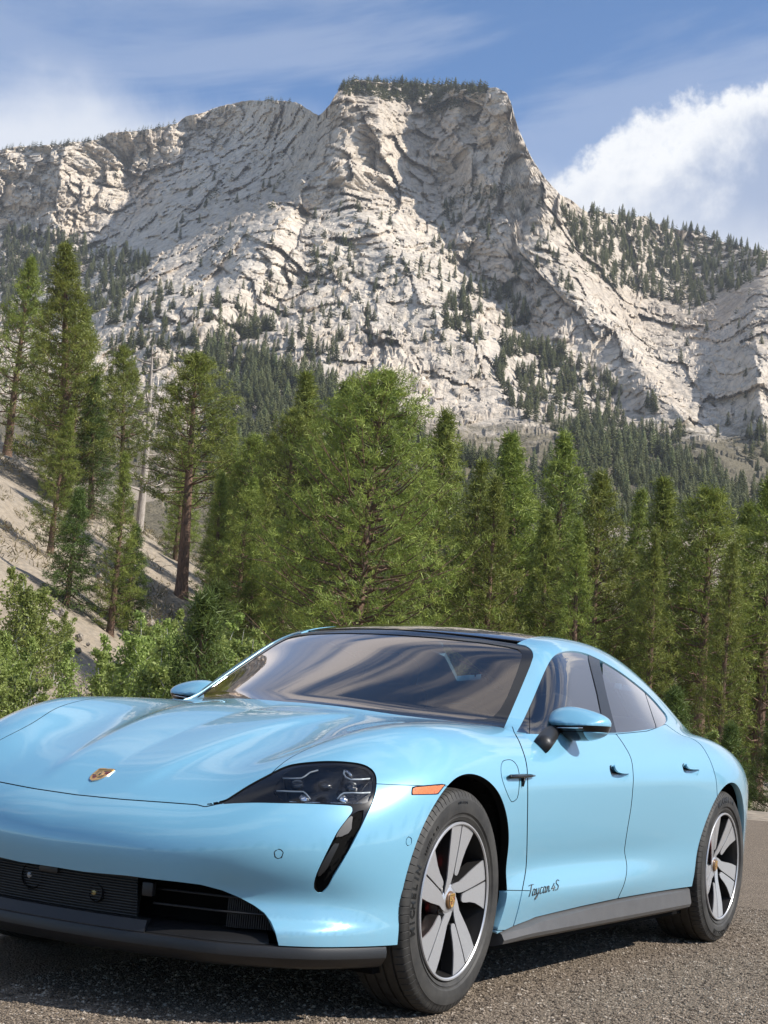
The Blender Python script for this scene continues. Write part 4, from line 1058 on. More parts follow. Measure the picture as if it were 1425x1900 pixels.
def panel(name, piece, mat, depth=.018, both=True, inset=0.0, parent=None, joined=False, dark=False):
    """left panel and its mirror image as own objects, or one joined panel across the centre line"""
    V, T = piece
    if not len(T): return []
    if inset: V = V.copy(); V[:,:3] -= V[:,3:]*inset
    FL[0] = 0
    if depth: V, T = flange(V, T, depth)
    fm = np.zeros(len(T), int)
    if dark and FL[0]: fm[-FL[0]:] = 1; mat = [mat, VOID]  # folded edges coloured black, so the gaps always look shaded
    M = mirrored(V, T); outs = []
    if joined:
        V2 = np.concatenate([V, M[0]]); T2 = np.concatenate([T, M[1]+len(V)])
        outs.append(add(name, mesh_np(name, V2[:,:3], T2, mat, normals=V2[:,3:], fmat=np.concatenate([fm, fm]) if dark else None), parent or car))
    else:
        for v, t in ((V, T), M) if both else ((V, T),):
            outs.append(add(name, mesh_np(name, v[:,:3], t, mat, normals=v[:,3:], fmat=fm if dark else None), parent or car))
    return outs
GAP = .0017
# outlines traced in photo pixels
EYE = smooth_poly([(375,1493),(415,1484.6),(433,1474.5),(463,1455.6),(501,1435.4),(521,1425),(541.5,1418),(564,1414.7),(597,1412),(627,1412),(652.7,1414),(670,1417),(683,1422),(693,1430),(698,1440.4),(699,1453),(697,1470.7),(690.6,1491),(680,1513.7),(668,1539),(652.7,1569),(632.4,1604.6),(617,1630),(609.7,1644),(602,1652.7),(594.5,1658),(588,1655.7),(583,1649),(582.4,1640),(587,1622),(599.6,1594.5),(614.8,1564),(627,1541.5),(640,1524),(650,1511),(654,1503.6),(652.7,1498.5),(647.6,1495.5),(627,1494),(577,1491.5),(526,1490.5),(476,1489.5),(438,1490.5),(412.6,1492)], True, 3)
LENSO = smooth_poly([(507,1465.7),(520,1440),(533,1429),(551,1422),(575,1418.5),(597,1417.5),(627,1417.5),(652,1419.5),(669,1423),(681,1428),(688,1435),(692,1445),(692.5,1462),(690,1476),(685,1486),(676,1491),(652,1490.5),(627,1489),(577,1486.5),(530,1485),(518,1479)], True, 3)
INTAKE_TOP = [(-400,1530),(-200,1561),(0,1592.5),(78.6,1605),(157,1617.6),(236,1624.7),(275,1630),(334,1636.5),(373,1641.5),(412.6,1652),(444,1665),(471.6,1679.7),(491,1694),(503,1710),(511,1729),(517,1753)]
DLO = smooth_poly([(959,1357.4),(971.4,1335),(987,1301),(1003,1263),(1014,1238.4),(1023,1222.7),(1034,1212.6),(1050,1208),(1068,1208),(1088,1212.6),(1110.7,1222.7),(1133,1235),(1155.6,1249.6),(1178,1266.5),(1198,1283),(1214,1299),(1227.4,1314.7),(1236.4,1326),(1238.7,1335),(1234,1342.8),(1220.7,1349.5),(1198,1354),(1164.6,1358.5),(1142,1359.7),(1126.4,1360),(1060,1361),(996,1360.8),(962,1359)], True, 3)
WS = [(300,1120),(400,1135),(500,1150),(560,1158),(640,1163.5),(735,1168),(808,1174),(892.6,1183.5),(950,1192.5),(975.4,1197.5),(984,1203),(989,1210),(989.5,1218.6),(984,1235.4),(963,1286),(934.7,1352),(931,1380),(300,1380)]
DOORF = smooth_poly([(954,1359),(963,1375),(972,1398.6),(976.6,1416.6),(978.7,1436.8),(979.2,1475),(978.5,1530),(976.5,1604),(970,1646),(964.5,1674),(955,1710.6),(949,1726)], False, 4)
DOORM = smooth_poly([(1139,1354),(1141,1358.7),(1158,1382.6),(1171,1408),(1175,1438),(1174.5,1460),(1171,1497),(1165,1533.7),(1160,1567),(1159,1581.6),(1162.5,1601),(1162.7,1618.5),(1158,1640.6),(1147,1666),(1143,1675)], False, 4)
DOORR = smooth_poly([(1234,1343),(1262.5,1363),(1283,1370),(1297,1379),(1307,1391),(1317.5,1410.7),(1324.4,1429.6),(1328.7,1446.8),(1330,1460),(1331,1480)], False, 4)
FLAP = smooth_poly([(932.6,1413),(940.5,1410),(949.5,1410.5),(958.5,1419),(963.4,1436.8),(963,1463.7),(959.6,1481.7),(953,1487),(947,1485),(936,1459),(930.4,1439),(929.7,1423)], True, 3)
SILLTOP = [(-.30,.218),(-.47,.236),(-.56,.246),(-.66,.254),(-.72,.262),(-1.156,.277),(-1.54,.286),(-2.465,.289),(-2.6,.289)]
MARK = [(764,1459),(829,1453.5),(813,1474.5),(762.5,1475.5)]
P0 = (HV, HT)
# wheel openings
def g_arch(V):
    x, y, z = V[:,0], V[:,1], V[:,2]
    a = np.sqrt((x+.030)**2+(z-.395)**2)-.386; b = np.sqrt((x+2.87)**2+(z-.372)**2)-.400
    s = np.minimum(a, b); lo = np.minimum(np.abs(x+.015)-.372, np.abs(x+2.87)-.40)
    s = np.where(z < .36, np.minimum(s, lo), s)
    return np.where(y > .45, s, .5)
P0 = split(P0, g_arch)[1]
# underside and the strip below the sill / splitter lines
sx_, sz_ = np.array(SILLTOP).T
def g_low(V):
    x, z = V[:,0], V[:,2]
    lim = np.where(x > .05, .2505, np.where(x > -2.7, np.interp(-x, -sx_, sz_), .22)); return z-lim
P0 = split(P0, g_low)[1]
# windows
wsP, P0 = split(P0, lambda V: np.maximum(px_poly(WS, xr=(-1.75,.2), zr=(.85,2))(V), V[:,0]-(-.335-.52*V[:,1]**2)))
dlo, P0 = split(P0, px_poly(DLO, xr=(-2.8,-.4), zr=(.88,1.4), yr=(.35,2)))
# black glass roof and rear window
yr_ = Spl([-.9,-1.25,-1.46,-1.8,-2.2,-2.6,-3.0,-3.5], [.535,.535,.52,.49,.455,.405,.35,.29])
roof, P0 = split(P0, lambda V: np.maximum(np.maximum(V[:,1]-yr_(V[:,0]), V[:,0]+1.05), np.maximum(-3.45-V[:,0], 1.0-V[:,2])))
# cowl strip between bonnet and windscreen
cowl, P0 = split(P0, lambda V: np.maximum(np.maximum(V[:,0]-(-.322-.52*V[:,1]**2), (-.40-.54*V[:,1]**2)-V[:,0]), np.maximum(V[:,1]-.70, .9-V[:,2])))
# head lamp opening + air curtain
eye, P0 = split(P0, px_poly(EYE, xr=(.2,1.1), zr=(.3,.9)))
# lower intake
itk_poly = INTAKE_TOP+[(519,1790),(-400,1790)]
itk, P0 = split(P0, px_poly(itk_poly, xr=(.3,1.1), zr=(.1,.55)))
# bonnet: leading edge, lamp edge and side seam as seen in the photograph, rear edge in plan
HOOD = np.array([(-300,1405),(-150,1430),(0,1454),(100,1468.6),(140,1474.5),(225,1483),(307,1488.8),(366,1493.2),(380,1497),(418,1489),(436,1479),(466,1460),(504,1440),(522,1431),
  (540,1416),(700,1400),(1000,1380),(1000,1200),(-300,1200)])
_hs = Spl([.80,.60,.5,.39,.27,.1,-.07,-.2,-.35,-.5,-.65,-.8], [.60,.580,.575,.590,.622,.652,.678,.697,.717,.733,.745,.755])
_gh = px_poly(HOOD, xr=(-.9,1.1), zr=(.55,1.1))
def g_hood(V): return np.maximum(np.maximum(_gh(V), np.where(V[:,0] < .62, V[:,1]-_hs(V[:,0]), -.5)), (-.322-.52*V[:,1]**2)-V[:,0])
hood, P0 = split(P0, lambda V: g_hood(V)+GAP)
P0 = split(P0, lambda V: g_hood(V)-GAP)[1]
# bumper / fender seam and side marker
mark, P0 = split(P0, px_poly(MARK, xr=(0,.6), zr=(.6,.85)))
def g_bump(V):
    x, z = V[:,0], V[:,2]
    seam = .737+(.42-x)*.012
    return np.maximum(z-seam, -.10-x)
bump = split(P0, lambda V: g_bump(V)+GAP*.6)[0]; P0 = split(P0, lambda V: g_bump(V)-GAP*.6)[1]
# small round parking sensors
def ring(px, py, r, w):
    c = hit_body(px, py)
    return lambda V: np.abs(np.linalg.norm(V[:,:3]-c, axis=1)-r)-w
for q in ((517,1584.5), (759,1561)):
    c = hit_body(*q)
    sen, bump = split(bump, lambda V: np.linalg.norm(V[:,:3]-c, axis=1)-.0155)
    rim_, sen = split(sen, lambda V: .0125-np.linalg.norm(V[:,:3]-c, axis=1))
    panel('parking_sensor', sen, PAINT, .004); panel('sensor_ring', rim_, GLOSSBLK, 0, inset=.003)
# flank
def cut2(piece, g, w):
    """split with a real gap of 2w between the halves"""
    a, b = split(piece, lambda V: g(V)+w), split(piece, lambda V: g(V)-w); return a[0], b[1]
front_of = px_poly(list(map(tuple, DOORF))+[(300,1740),(300,1300),(948,1340)], xr=(-1.1,1.2), zr=(-1,.9535), yr=(.5,2))
fend, rest = cut2(P0, front_of, GAP)
# the wing ahead of x=.3 and the part inboard of y=.5 belong to it as well
more, rest = split(rest, lambda V: np.maximum(-.62-V[:,0], V[:,2]-.9535))
fend = (np.concatenate([fend[0], more[0]]), np.concatenate([fend[1], more[1]+len(fend[0])]))
belt = lambda V: V[:,2]-(np.interp(-V[:,0], [.6,1.6,2.0,2.35,2.6], [.925,.958,.982,1.02,1.03]))
BL = [(600,1340),(600,1900)]
ahead_m = px_poly(list(map(tuple, DOORM))+[(1130,1800),(700,1800),(700,1354)], xr=(-2.2,-.2), zr=(-1,1.0), yr=(.5,2))
doorF, rest = cut2(rest, lambda V: np.maximum(ahead_m(V), belt(V)), GAP*.8)
ahead_r = px_poly(list(map(tuple, DOORR))+[(1331,1800),(700,1800),(700,1343)], xr=(-2.9,-.9), zr=(-1,1.06), yr=(.5,2))
doorR, rest = cut2(rest, lambda V: np.maximum(ahead_r(V), belt(V)), GAP*.8)
ext, fend = cut2(fend, lambda V: np.maximum(np.maximum(V[:,2]-(.372+.06*(V[:,0]+.5)), V[:,0]+.2), .6-V[:,1]), GAP*.8)
flap, fend = cut2(fend, px_poly(FLAP, xr=(-.75,-.2), zr=(.6,.95), yr=(.6,2)), GAP*.7)
# door handles: a pocket cut into each door
HANDF = smooth_poly([(1131,1421),(1133.5,1418.5),(1140,1420),(1150,1421.5),(1158,1424),(1166,1427),(1167,1433),(1164,1443),(1158,1450),(1146,1451.5),(1138,1445),(1132,1432)], True, 3)
HANDR = smooth_poly([(1265.5,1418),(1268,1416),(1274,1418.5),(1284,1420),(1292,1421.5),(1297,1425),(1297,1431),(1294,1438),(1288,1440),(1277,1438),(1269,1432)], True, 3)
pockF, doorF = split(doorF, px_poly(HANDF, xr=(-1.7,-1.1), zr=(.6,.95), yr=(.6,2)))
pockR, doorR = split(doorR, px_poly(HANDR, xr=(-2.7,-2.0), zr=(.6,.98), yr=(.6,2)))
# ---- hang the panels
hood_o = panel('bonnet', hood, PAINT, joined=True, dark=True)[0]
bump_o = panel('bumper', bump, PAINT, .012, joined=True)[0]
fender_o = panel('fender', fend, PAINT, .03, dark=True)
panel('fender', ext, PAINT, .03)
panel('charging_flap', flap, PAINT, .01)
df_o = panel('door', doorF, PAINT, dark=True); dr_o = panel('door', doorR, PAINT, dark=True)
shell_o = panel('body_shell', rest, PAINT, .03, joined=True)[0]
panel('scuttle', cowl, BLKPL, .0, joined=True, inset=.012)
panel('windscreen_surround', split(wsP, px_poly([(300,1135),(420,1148),(500,1160),(640,1172),(735,1176),(808,1181.5),(892,1190.5),(940,1198),(961,1203),(968.5,1209),(968,1220),(958,1250),(942,1290),(929,1314),(915,1329),(899,1333),(870,1333),(808,1327),(724,1316),(640,1308),(580,1304),(300,1290)], xr=(-1.75,.2), grow=-.0), )[1], GLOSSBLK, .01, joined=True, inset=.003)
ws_o = panel('windscreen', wsP, WSGLASS, 0, joined=True, inset=.006)[0]
panel('roof_panel', split(roof, lambda V: np.maximum(V[:,0]-(-1.166-.13*V[:,1]**2/.29), -2.62-V[:,0]))[0], ROOFGL, .01, joined=True, inset=.002)
panel('rear_window', split(roof, lambda V: V[:,0]+2.63)[0], ROOFGL, .01, joined=True, inset=.002)
# side windows: trim ring, front quarter light, front pane, pillar cover, rear pane, rear quarter light
def off_poly(poly, d):
    p = np.asarray(poly); a = np.roll(p,1,0); b = np.roll(p,-1,0); t = b-a; t /= np.maximum(np.linalg.norm(t,axis=1,keepdims=True),1e-9)
    n = np.stack([-t[:,1], t[:,0]],1); return p+n*d
_in = off_poly(DLO, 5.0)
if poly_sd(_in[:1], DLO)[0] > 0: _in = off_poly(DLO, -5.0)
KW = dict(xr=(-2.8,-.4), zr=(.88,1.4), yr=(.35,2))
glassP, trimP = split(dlo, px_poly(_in, **KW))
pill, glassP = split(glassP, px_poly([(1091,1195),(1119,1195),(1113,1228),(1128,1295),(1144,1357),(1144,1380),(1121,1380),(1118,1330),(1109,1285),(1093,1222)], **KW))
fp, rp = split(glassP, lambda V: proj(V[:,:3])[:,0]-1120)
fq, fp = split(fp, lambda V: proj(V[:,:3])[:,0]-982.8); fp = split(fp, lambda V: proj(V[:,:3])[:,0]-984)[1]
rq, rp = split(rp, px_poly([(1194,1270),(1219.5,1346),(1219.5,1380),(1300,1380),(1300,1270)], **KW))
rp = split(rp, px_poly([(1193,1270),(1218,1346),(1218,1380),(1300,1380),(1300,1270)], **KW))[1]
panel('window_trim', trimP, GLOSSBLK, .012, inset=-.002)
panel('pillar_cover', biggest(pill), GLOSSBLK, .01, inset=.002)
for n_, p_ in (('quarter_window', fq), ('side_window', fp), ('side_window', rp), ('quarter_window', rq)): panel(n_, biggest(p_), SIDEGLASS, .006, inset=.005)
panel('side_marker', mark, None, 0) if False else None
def mat_amber():
    m, nt, b = new_mat('amber_lens'); t = NT(nt); tc = t.n('ShaderNodeTexCoord')
    mp = t.n('ShaderNodeMapping', i={'Vector': tc.outputs['Object'], 'Rotation': (0, .6, .0)})
    w = t.n('ShaderNodeTexVoronoi', i={'Vector': mp.outputs[0], 'Scale': 160.0})
    t.link(t.ramp(w.outputs['Distance'], [(.0, (.50, .10, .012)), (.6, (.66, .19, .03)), (1, (.34, .05, .008))]), b.inputs['Base Color'])
    b.inputs['Roughness'].default_value = .25; b.inputs['Coat Weight'].default_value = 1; return m
AMBER = mat_amber()
mk_in, mk_out = split(mark, px_poly([(767,1461),(826,1455.6),(812,1472.5),(765.5,1473.5)], xr=(0,.6)))
panel('side_marker', mk_in, AMBER, .006, inset=.001); panel('marker_bezel', mk_out, GLOSSBLK, .006, inset=.0015)
# inner liner seen through the shut lines and in the wheel housings
def liner():
    s = .035; m = []
    ax = np.arange(-4.10, 1.0, s); ay = np.arange(-.5*s-s*30, 1.05, s); az = np.arange(.12, 1.0, s); Y = np.abs(ay)
    T = f_top(np.repeat(ax[:,None], len(ay), 1), np.repeat(Y[None], len(ax), 0))[:,:,None]
    G = body_F(ax[:,None,None], Y[None,:,None], az[None,None,:], (T, SIDE.grid(ax,az)[:,None,:], f_nose(Y[:,None],az[None,:])[None],
        (-4.03+.18*Y[:,None]**2+0*az[None])[None], -1+0*az[None,None,:], -1+0*ax[:,None,None]))+.045
    for cx, cz, r in ((-.03,.395,.395), (-2.87,.372,.41)):
        cyl = np.sqrt((ax+cx*-1)[:,None,None]**2+(az-cz)[None,None,:]**2)-r
        cyl = np.maximum(cyl, (.62-Y)[None,:,None]); G = np.maximum(G, -cyl)
    G = np.maximum(G, (az-.90)[None,None,:]); G = np.maximum(G, (.20-az)[None,None,:])
    # nose hollow for lamps and intake
    nose = np.maximum(.62-ax[:,None,None], np.maximum((az-.80)[None,None,:], (Y-.9)[None,:,None]))
    G = np.maximum(G, -nose)
    lampbox = np.maximum(np.maximum(.25-ax[:,None,None], ax[:,None,None]-1), np.maximum((.35-az)[None,None,:], (.5-Y)[None,:,None])); G = np.maximum(G, -lampbox)
    return surface_nets(G, ax, ay, az)
lv, lq = liner()
add('inner_liner', mesh_np('inner_liner', lv, lq, VOID, smooth=False), car)
# ---------------------------------------------------------------- lamps, intake, splitter, skirts
def surf_pts(pxs): return np.array([hit_body(*q) for q in pxs])
def on_skin(P, off):
    n = body_N(np.atleast_2d(P)); n /= np.linalg.norm(n, axis=1, keepdims=True); return np.atleast_2d(P)+n*off
def both(name, me, parent=None):
    """a mesh and its mirror image across the car's centre plane"""
    a = add(name, me, parent or car); m2 = me.copy(); m2.transform(Matrix.Diagonal((1,-1,1,1))); m2.flip_normals()
    return a, add(name, m2, parent or car)
lens_in, eye_rest = split(eye, px_poly(LENSO, xr=(.2,1.1), zr=(.3,.9)))
# black bezel around the lamp, with the air curtain sunk deeper
def sink(piece, f):
    V, T = piece; V = V.copy(); d = f(V); V[:,:3] -= V[:,3:]*d[:,None]; return V, T
CURT = smooth_poly([(652,1512),(676,1502),(668,1539),(652.7,1569),(632.4,1604.6),(617,1630),(602,1652),(594.5,1656.5),(586,1652),(584,1640),(589,1622),(601,1594.5),(616,1564),(629,1541.5),(642,1524)], True, 2)
curt, bez = split(eye_rest, px_poly(CURT, xr=(.2,1.1), zr=(.3,.75)))
panel('lamp_bezel', bez, GLOSSBLK, .02, inset=.004)
cd = px_poly(CURT, xr=(.2,1.1), zr=(.3,.75))
# inside of the duct: outer wall runs deep, two lighter facets on the inner wall
facA, curt = split(curt, px_poly([(652,1513),(657,1511),(657,1535),(651,1545),(636,1552),(624,1553),(630,1541),(641,1525)], xr=(.2,1.1)))
facB, curt = split(curt, px_poly([(624,1564),(637,1564),(610,1618),(592,1636),(592,1620),(604,1596)], xr=(.2,1.1)))
panel('air_duct', sink(curt, lambda V: .006+np.clip(-cd(V)*2.4, 0, .075)), VOID, 0)
panel('duct_vane', sink(facA, lambda V: .006+np.clip(-cd(V)*.4, 0, .02)), GREYPL, .03)
panel('duct_vane', sink(facB, lambda V: .008+np.clip(-cd(V)*.6, 0, .02)), BLKPL, .03)
panel('lamp_lens', lens_in, LENS, .0, inset=.003)
lo_ = px_poly(LENSO, xr=(.2,1.1), zr=(.3,.9))
HOUS = simple('lamp_housing', (.010, .010, .012), .22, 0, .5)
panel('lamp_housing', sink(lens_in, lambda V: .006+np.clip(-lo_(V)*1.6, 0, .055)), HOUS, 0)
WHITEL = simple('lamp_light_guide', (.75, .80, .82), .3, .1, .6)
def px_strip(px, depth, rad, mat, name, flat=1.0):
    P = surf_pts(px); P = on_skin(P, -depth); mb = MB(); mb.tube(list(P), rad, 6); both(name, mb.me(name, mat, True))
# four-point running light: two upper and two lower brackets
px_strip([(521,1438),(540,1438.5),(559,1438),(566,1434),(575,1427),(590,1423)], .012, .0026, WHITEL, 'light_guide')
px_strip([(640,1424),(639,1430),(643,1437),(652,1441.5),(672,1441.5),(690,1440)], .012, .0030, WHITEL, 'light_guide')
px_strip([(512,1462),(525,1462.5),(545,1463.5),(563,1464),(569,1469),(577,1479)], .012, .0028, WHITEL, 'light_guide')
px_strip([(628,1479),(634,1471),(640,1467.5),(655,1467),(673,1468),(690,1467)], .012, .0028, WHITEL, 'light_guide')
px_strip([(508,1466),(516,1478),(527,1484.5)], .008, .0018, DARKALLOY, 'lens_edge')
px_strip([(537,1486),(580,1487.6),(630,1489),(672,1489.5)], .004, .0012, CHROME, 'lens_edge')
def disc_at(px, py, depth, r, mat, name, thick=.004):
    c = on_skin(hit_body(px, py), -depth)[0]; n = body_N(c[None])[0]; n /= np.linalg.norm(n)
    q = Vector(n).to_track_quat('Y', 'Z').to_matrix().to_4x4(); q.translation = Vector(c)
    v, f = revolve([(0.0001,thick),(r*.8,thick),(r,0),(r*.8,-thick)], 24); me = mesh_np(name, v, f, mat); me.transform(q); return me
for q in ((551,1447),(605,1448),(655,1453)):
    both('projector_lens', disc_at(*q, .022, .021, simple('projector', (.02,.022,.025), .05, 0, 1), 'projector_lens', .010))
for q in ((565,1474),(640,1477)): both('reflector', disc_at(*q, .02, .016, CHROME, 'reflector', .006))
px_strip([(640,1424),(646,1426),(651,1430),(653,1435)], .014, .006, CHROME, 'reflector')
# ---- lower intake: dark cavity, ribbed number-plate panel, louvres, radiator fins, sensors
def nose_pt(y, z, back=0.0):
    x = f_nose(np.array([abs(y)]), np.array([z]))[0]; return np.array([x-back, y, z])
def plan_outline(z, a1=88.0, n=120):
    """outline of the front at height z from the centre line round the corner: points and plan normals"""
    P = []
    for a in np.linspace(0, a1, n):
        d = np.array([math.cos(R_(a)), math.sin(R_(a))]); lo, hi = .05, 1.3
        for _ in range(34):
            m = (lo+hi)/2
            if body_F(.10+d[0]*m, d[1]*m, z) < 0: lo = m
            else: hi = m
        P.append((.10+d[0]*lo, d[1]*lo))
    P = np.array(P); t = np.gradient(P, axis=0); t /= np.linalg.norm(t, axis=1, keepdims=True); return P, np.stack([t[:,1], -t[:,0]], 1)
_OUT, _ONR = plan_outline(.265)
def band(name, mat, y0, y1, prof, n=40, xmin=.385, parent=None):
    """sweep a profile [(z, back)] along the front's plan outline"""
    k = np.argmax((_OUT[:,1] > y1)|(_OUT[:,0] < xmin)) or len(_OUT)
    idx = np.unique(np.linspace(0, k-1, n//2+1).astype(int)); m = len(prof); V = []
    L = [(_OUT[i,0],-_OUT[i,1],_ONR[i,0],-_ONR[i,1]) for i in idx[::-1][:-1]]+[(_OUT[i,0],_OUT[i,1],_ONR[i,0],_ONR[i,1]) for i in idx]
    for x, y, nx, ny in L:
        for z, b in prof: V.append((x-nx*b, y-ny*b, z))
    n = len(L); F = [[i*m+j, (i+1)*m+j, (i+1)*m+j+1, i*m+j+1] for i in range(n-1) for j in range(m-1)]
    mb = MB(); mb.v = V; mb.f = F+[[j for j in range(m)][::-1], [(n-1)*m+j for j in range(m)]]
    return add(name, mb.me(name, mat, False, angle=R_(32)), parent or car)
band('intake_cavity', VOID, -.80, .80, [(.43,.05),(.43,.20),(.19,.20),(.19,.06)], 60)
# splitter: the black lip that runs under the whole front
band('splitter', GREYPL if False else BLKPL, -.925, .925, [(.2485,.050),(.2485,.008),(.246,.001),(.232,-.004),(.214,-.003),(.190,.014),(.180,.034),(.180,.17),(.20,.17)], 160)
# inner sloped tray behind the lip
band('intake_tray', BLKPL, -.72, .72, [(.250,.012),(.262,.03),(.275,.10),(.275,.17),(.25,.17)], 60)
band('lip_step', BLKPL, -.36, .36, [(.285,.050),(.282,.020),(.250,.004),(.235,.006)], 40)
# ribbed panel
RIB = mat_plastic('ribbed_black', (.010, .0105, .011), .5)
mb = MB()
for i in range(13):
    z = .288+i*.0085
    P = [nose_pt(y, .36, .035-.012*(i/12)) for y in np.linspace(-.30, .30, 25)]
    mb.tube([np.array([p[0], p[1], z]) for p in P], .0036, 6)
rb = mb.me('plate_ribs', RIB, True); ro = add('plate_ribs', rb, car); ro['kind'] = 'stuff'
band('plate_panel', RIB, -.31, .31, [(.405,.040),(.28,.052),(.28,.07),(.405,.07)], 30)
for (y, z, r, c) in ((-.105,.362,.040,0), (.155,.340,.027,1)):
    p = nose_pt(y, .36, .028); M = Matrix.Translation((p[0], y, z))@Matrix.Rotation(-math.pi/2-.45*y, 4, 'Z')
    v, f = revolve([(0.0001,-.03),(r*.93,-.03),(r*.96,.004),(r,.006),(r*1.05,.002),(r*1.05,-.02)], 32); me = mesh_np('tow_cover', v, f, VOID); me.transform(M); add('plate_hole', me, car)
    v, f = revolve([(0.0001,.004),(.008,.004),(.011,0),(.011,-.024)], 14); me = mesh_np('fastener', v, f, simple('fastener%d' % c, ((.30,.30,.30),(.30,.24,.10))[c], .4, .6)); me.transform(M@Matrix.Translation((.012,0,0))); add('fastener', me, car)
mb = MB(); p = nose_pt(-.03, .36, .022); mb.box((p[0], -.03, .392), (.02,.075,.022)); add('front_camera', mb.me('front_camera', BLKPL, bevel=.003), car)
mb = MB(); p = nose_pt(.335, .36, .022); mb.box((p[0]-.01, .335, .372), (.03,.035,.042), Matrix.Translation(p)@Matrix.Rotation(.28,4,'Z')@Matrix.Translation(-Vector(p))); add('radar_sensor', mb.me('radar_sensor', BLKPL, bevel=.004), car)
for s_ in (1, -1):
    for z, b0 in ((.372,.075), (.330,.060)):
        pts = [nose_pt(s_*y, .30, b0) for y in np.linspace(.34, .70, 14)]; mb = MB()
        mb.tube([np.array([p[0], p[1], z]) for p in pts], .007, 6, flat=.5); add('louvre', mb.me('louvre', BLKPL, True), car)
    mb = MB()
    for i in range(26):
        y = .56+i*.006; p = nose_pt(y, .30, .09); mb.box((p[0], s_*y, .325), (.012,.0026,.085))
    ro = add('radiator_fins', mb.me('radiator_fins', simple('fin', (.016,.016,.017), .5)), car); ro['kind'] = 'stuff'
# ---- side skirts
def skirt(s_):
    xs = np.linspace(-.425, -2.49, 70); V = []
    for x in xs:
        zt = np.interp(-x, -sx_, sz_); e = float(sstep(-.40,-.66,x)); e2 = float(sstep(-2.49,-2.42,x))
        prof = [(zt+.004, .885), (zt-.003, .920), (zt-.010-.006*e, .930+.014*e), (.214-.012*(1-e), .940+.016*e), (.200-.012*(1-e), .934+.016*e), (.178, .900), (.168, .80)]
        for z, y in prof: V.append((x, s_*(y-(1-e2)*.02), z))
    m = 7; F = [(i*m+j, (i+1)*m+j, (i+1)*m+j+1, i*m+j+1) for i in range(len(xs)-1) for j in range(m-1)]
    mb = MB(); mb.v = V; mb.f = [list(f) for f in F]+[list(range(m))[::-1], [(len(xs)-1)*m+j for j in range(m)]]
    add('side_skirt', mb.me('side_skirt', GREYPL, False, angle=R_(28)), car)
for s_ in (1, -1): skirt(s_)
mb = MB(); mb.box((-1.45,0,.158), (3.6,1.70,.02)); add('floor_pan', mb.me('floor_pan', VOID), car)
# ---- door handles
for nm, pk, blade in (('F', pockF, [(1138.5,1419.5),(1150,1421),(1159,1423.5),(1167,1427),(1168,1434),(1160,1436),(1148,1434),(1141,1430)]),
                      ('R', pockR, [(1272,1417.5),(1284,1419.5),(1292,1421),(1298,1425),(1297,1428),(1288,1428),(1278,1427),(1273,1423)])):
    g0 = px_poly(HANDF if nm == 'F' else HANDR, xr=(-2.7,-1.1), zr=(.6,.98), yr=(.6,2))
    lower, dark = split(pk, lambda V: 1432.5-proj(V[:,:3])[:,1]) if nm == 'F' else split(pk, lambda V: 1431-proj(V[:,:3])[:,1])
    panel('handle_pocket', sink(pk, lambda V: np.clip(-g0(V)*1.5, 0, .022)), PAINT, 0)
    dk = smooth_poly([(1131.5,1421),(1135,1419.5),(1138,1424),(1142,1430),(1150,1431),(1160,1429),(1161,1434),(1150,1437.5),(1138,1436),(1133,1429)] if nm == 'F' else [(1266,1418),(1269,1416.5),(1271,1421),(1275,1424),(1284,1424.5),(1291,1423.5),(1290,1427.5),(1284,1430),(1275,1429.5),(1268,1425)], True, 3)
    dp = split(pk, px_poly(dk, xr=(-2.7,-1.1), zr=(.6,.98), yr=(.6,2)))[0]
    panel('handle_recess', sink(dp, lambda V: -.0015+np.clip(-g0(V)*1.2, 0, .012)), GLOSSBLK, 0)
    src = doorF if nm == 'F' else doorR
    hb, _ = split((np.concatenate([pk[0], src[0]]), np.concatenate([pk[1], src[1]+len(pk[0])])), px_poly(smooth_poly(blade, True, 3), xr=(-2.7,-1.1), zr=(.6,.98), yr=(.6,2)))
    panel('door_handle', sink(hb, lambda V: np.full(len(V), -.007)), PAINT, .008)
# ---- charging-port blade on the wing
c0, c1 = hit_body(939.5,1442), hit_body(987.5,1440); n0 = body_N(((c0+c1)/2)[None])[0]; n0 /= np.linalg.norm(n0)
mb = MB(); L = c1-c0; pts = [c0+L*t+n0*.010 for t in (0,.06,.3,.6,.85,1.0)]
mb.tube(pts, [.004,.0095,.0105,.010,.008,.004], 8, flat=.8); both('wing_blade', mb.me('wing_blade', GLOSSBLK, True))
mb = MB(); p = hit_body(968,1444)+n0*.006; mb.tube([p, p+np.array([.004,0,-.03])], [.011,.007], 8, flat=.6); both('blade_foot', mb.me('blade_foot', GLOSSBLK, True))
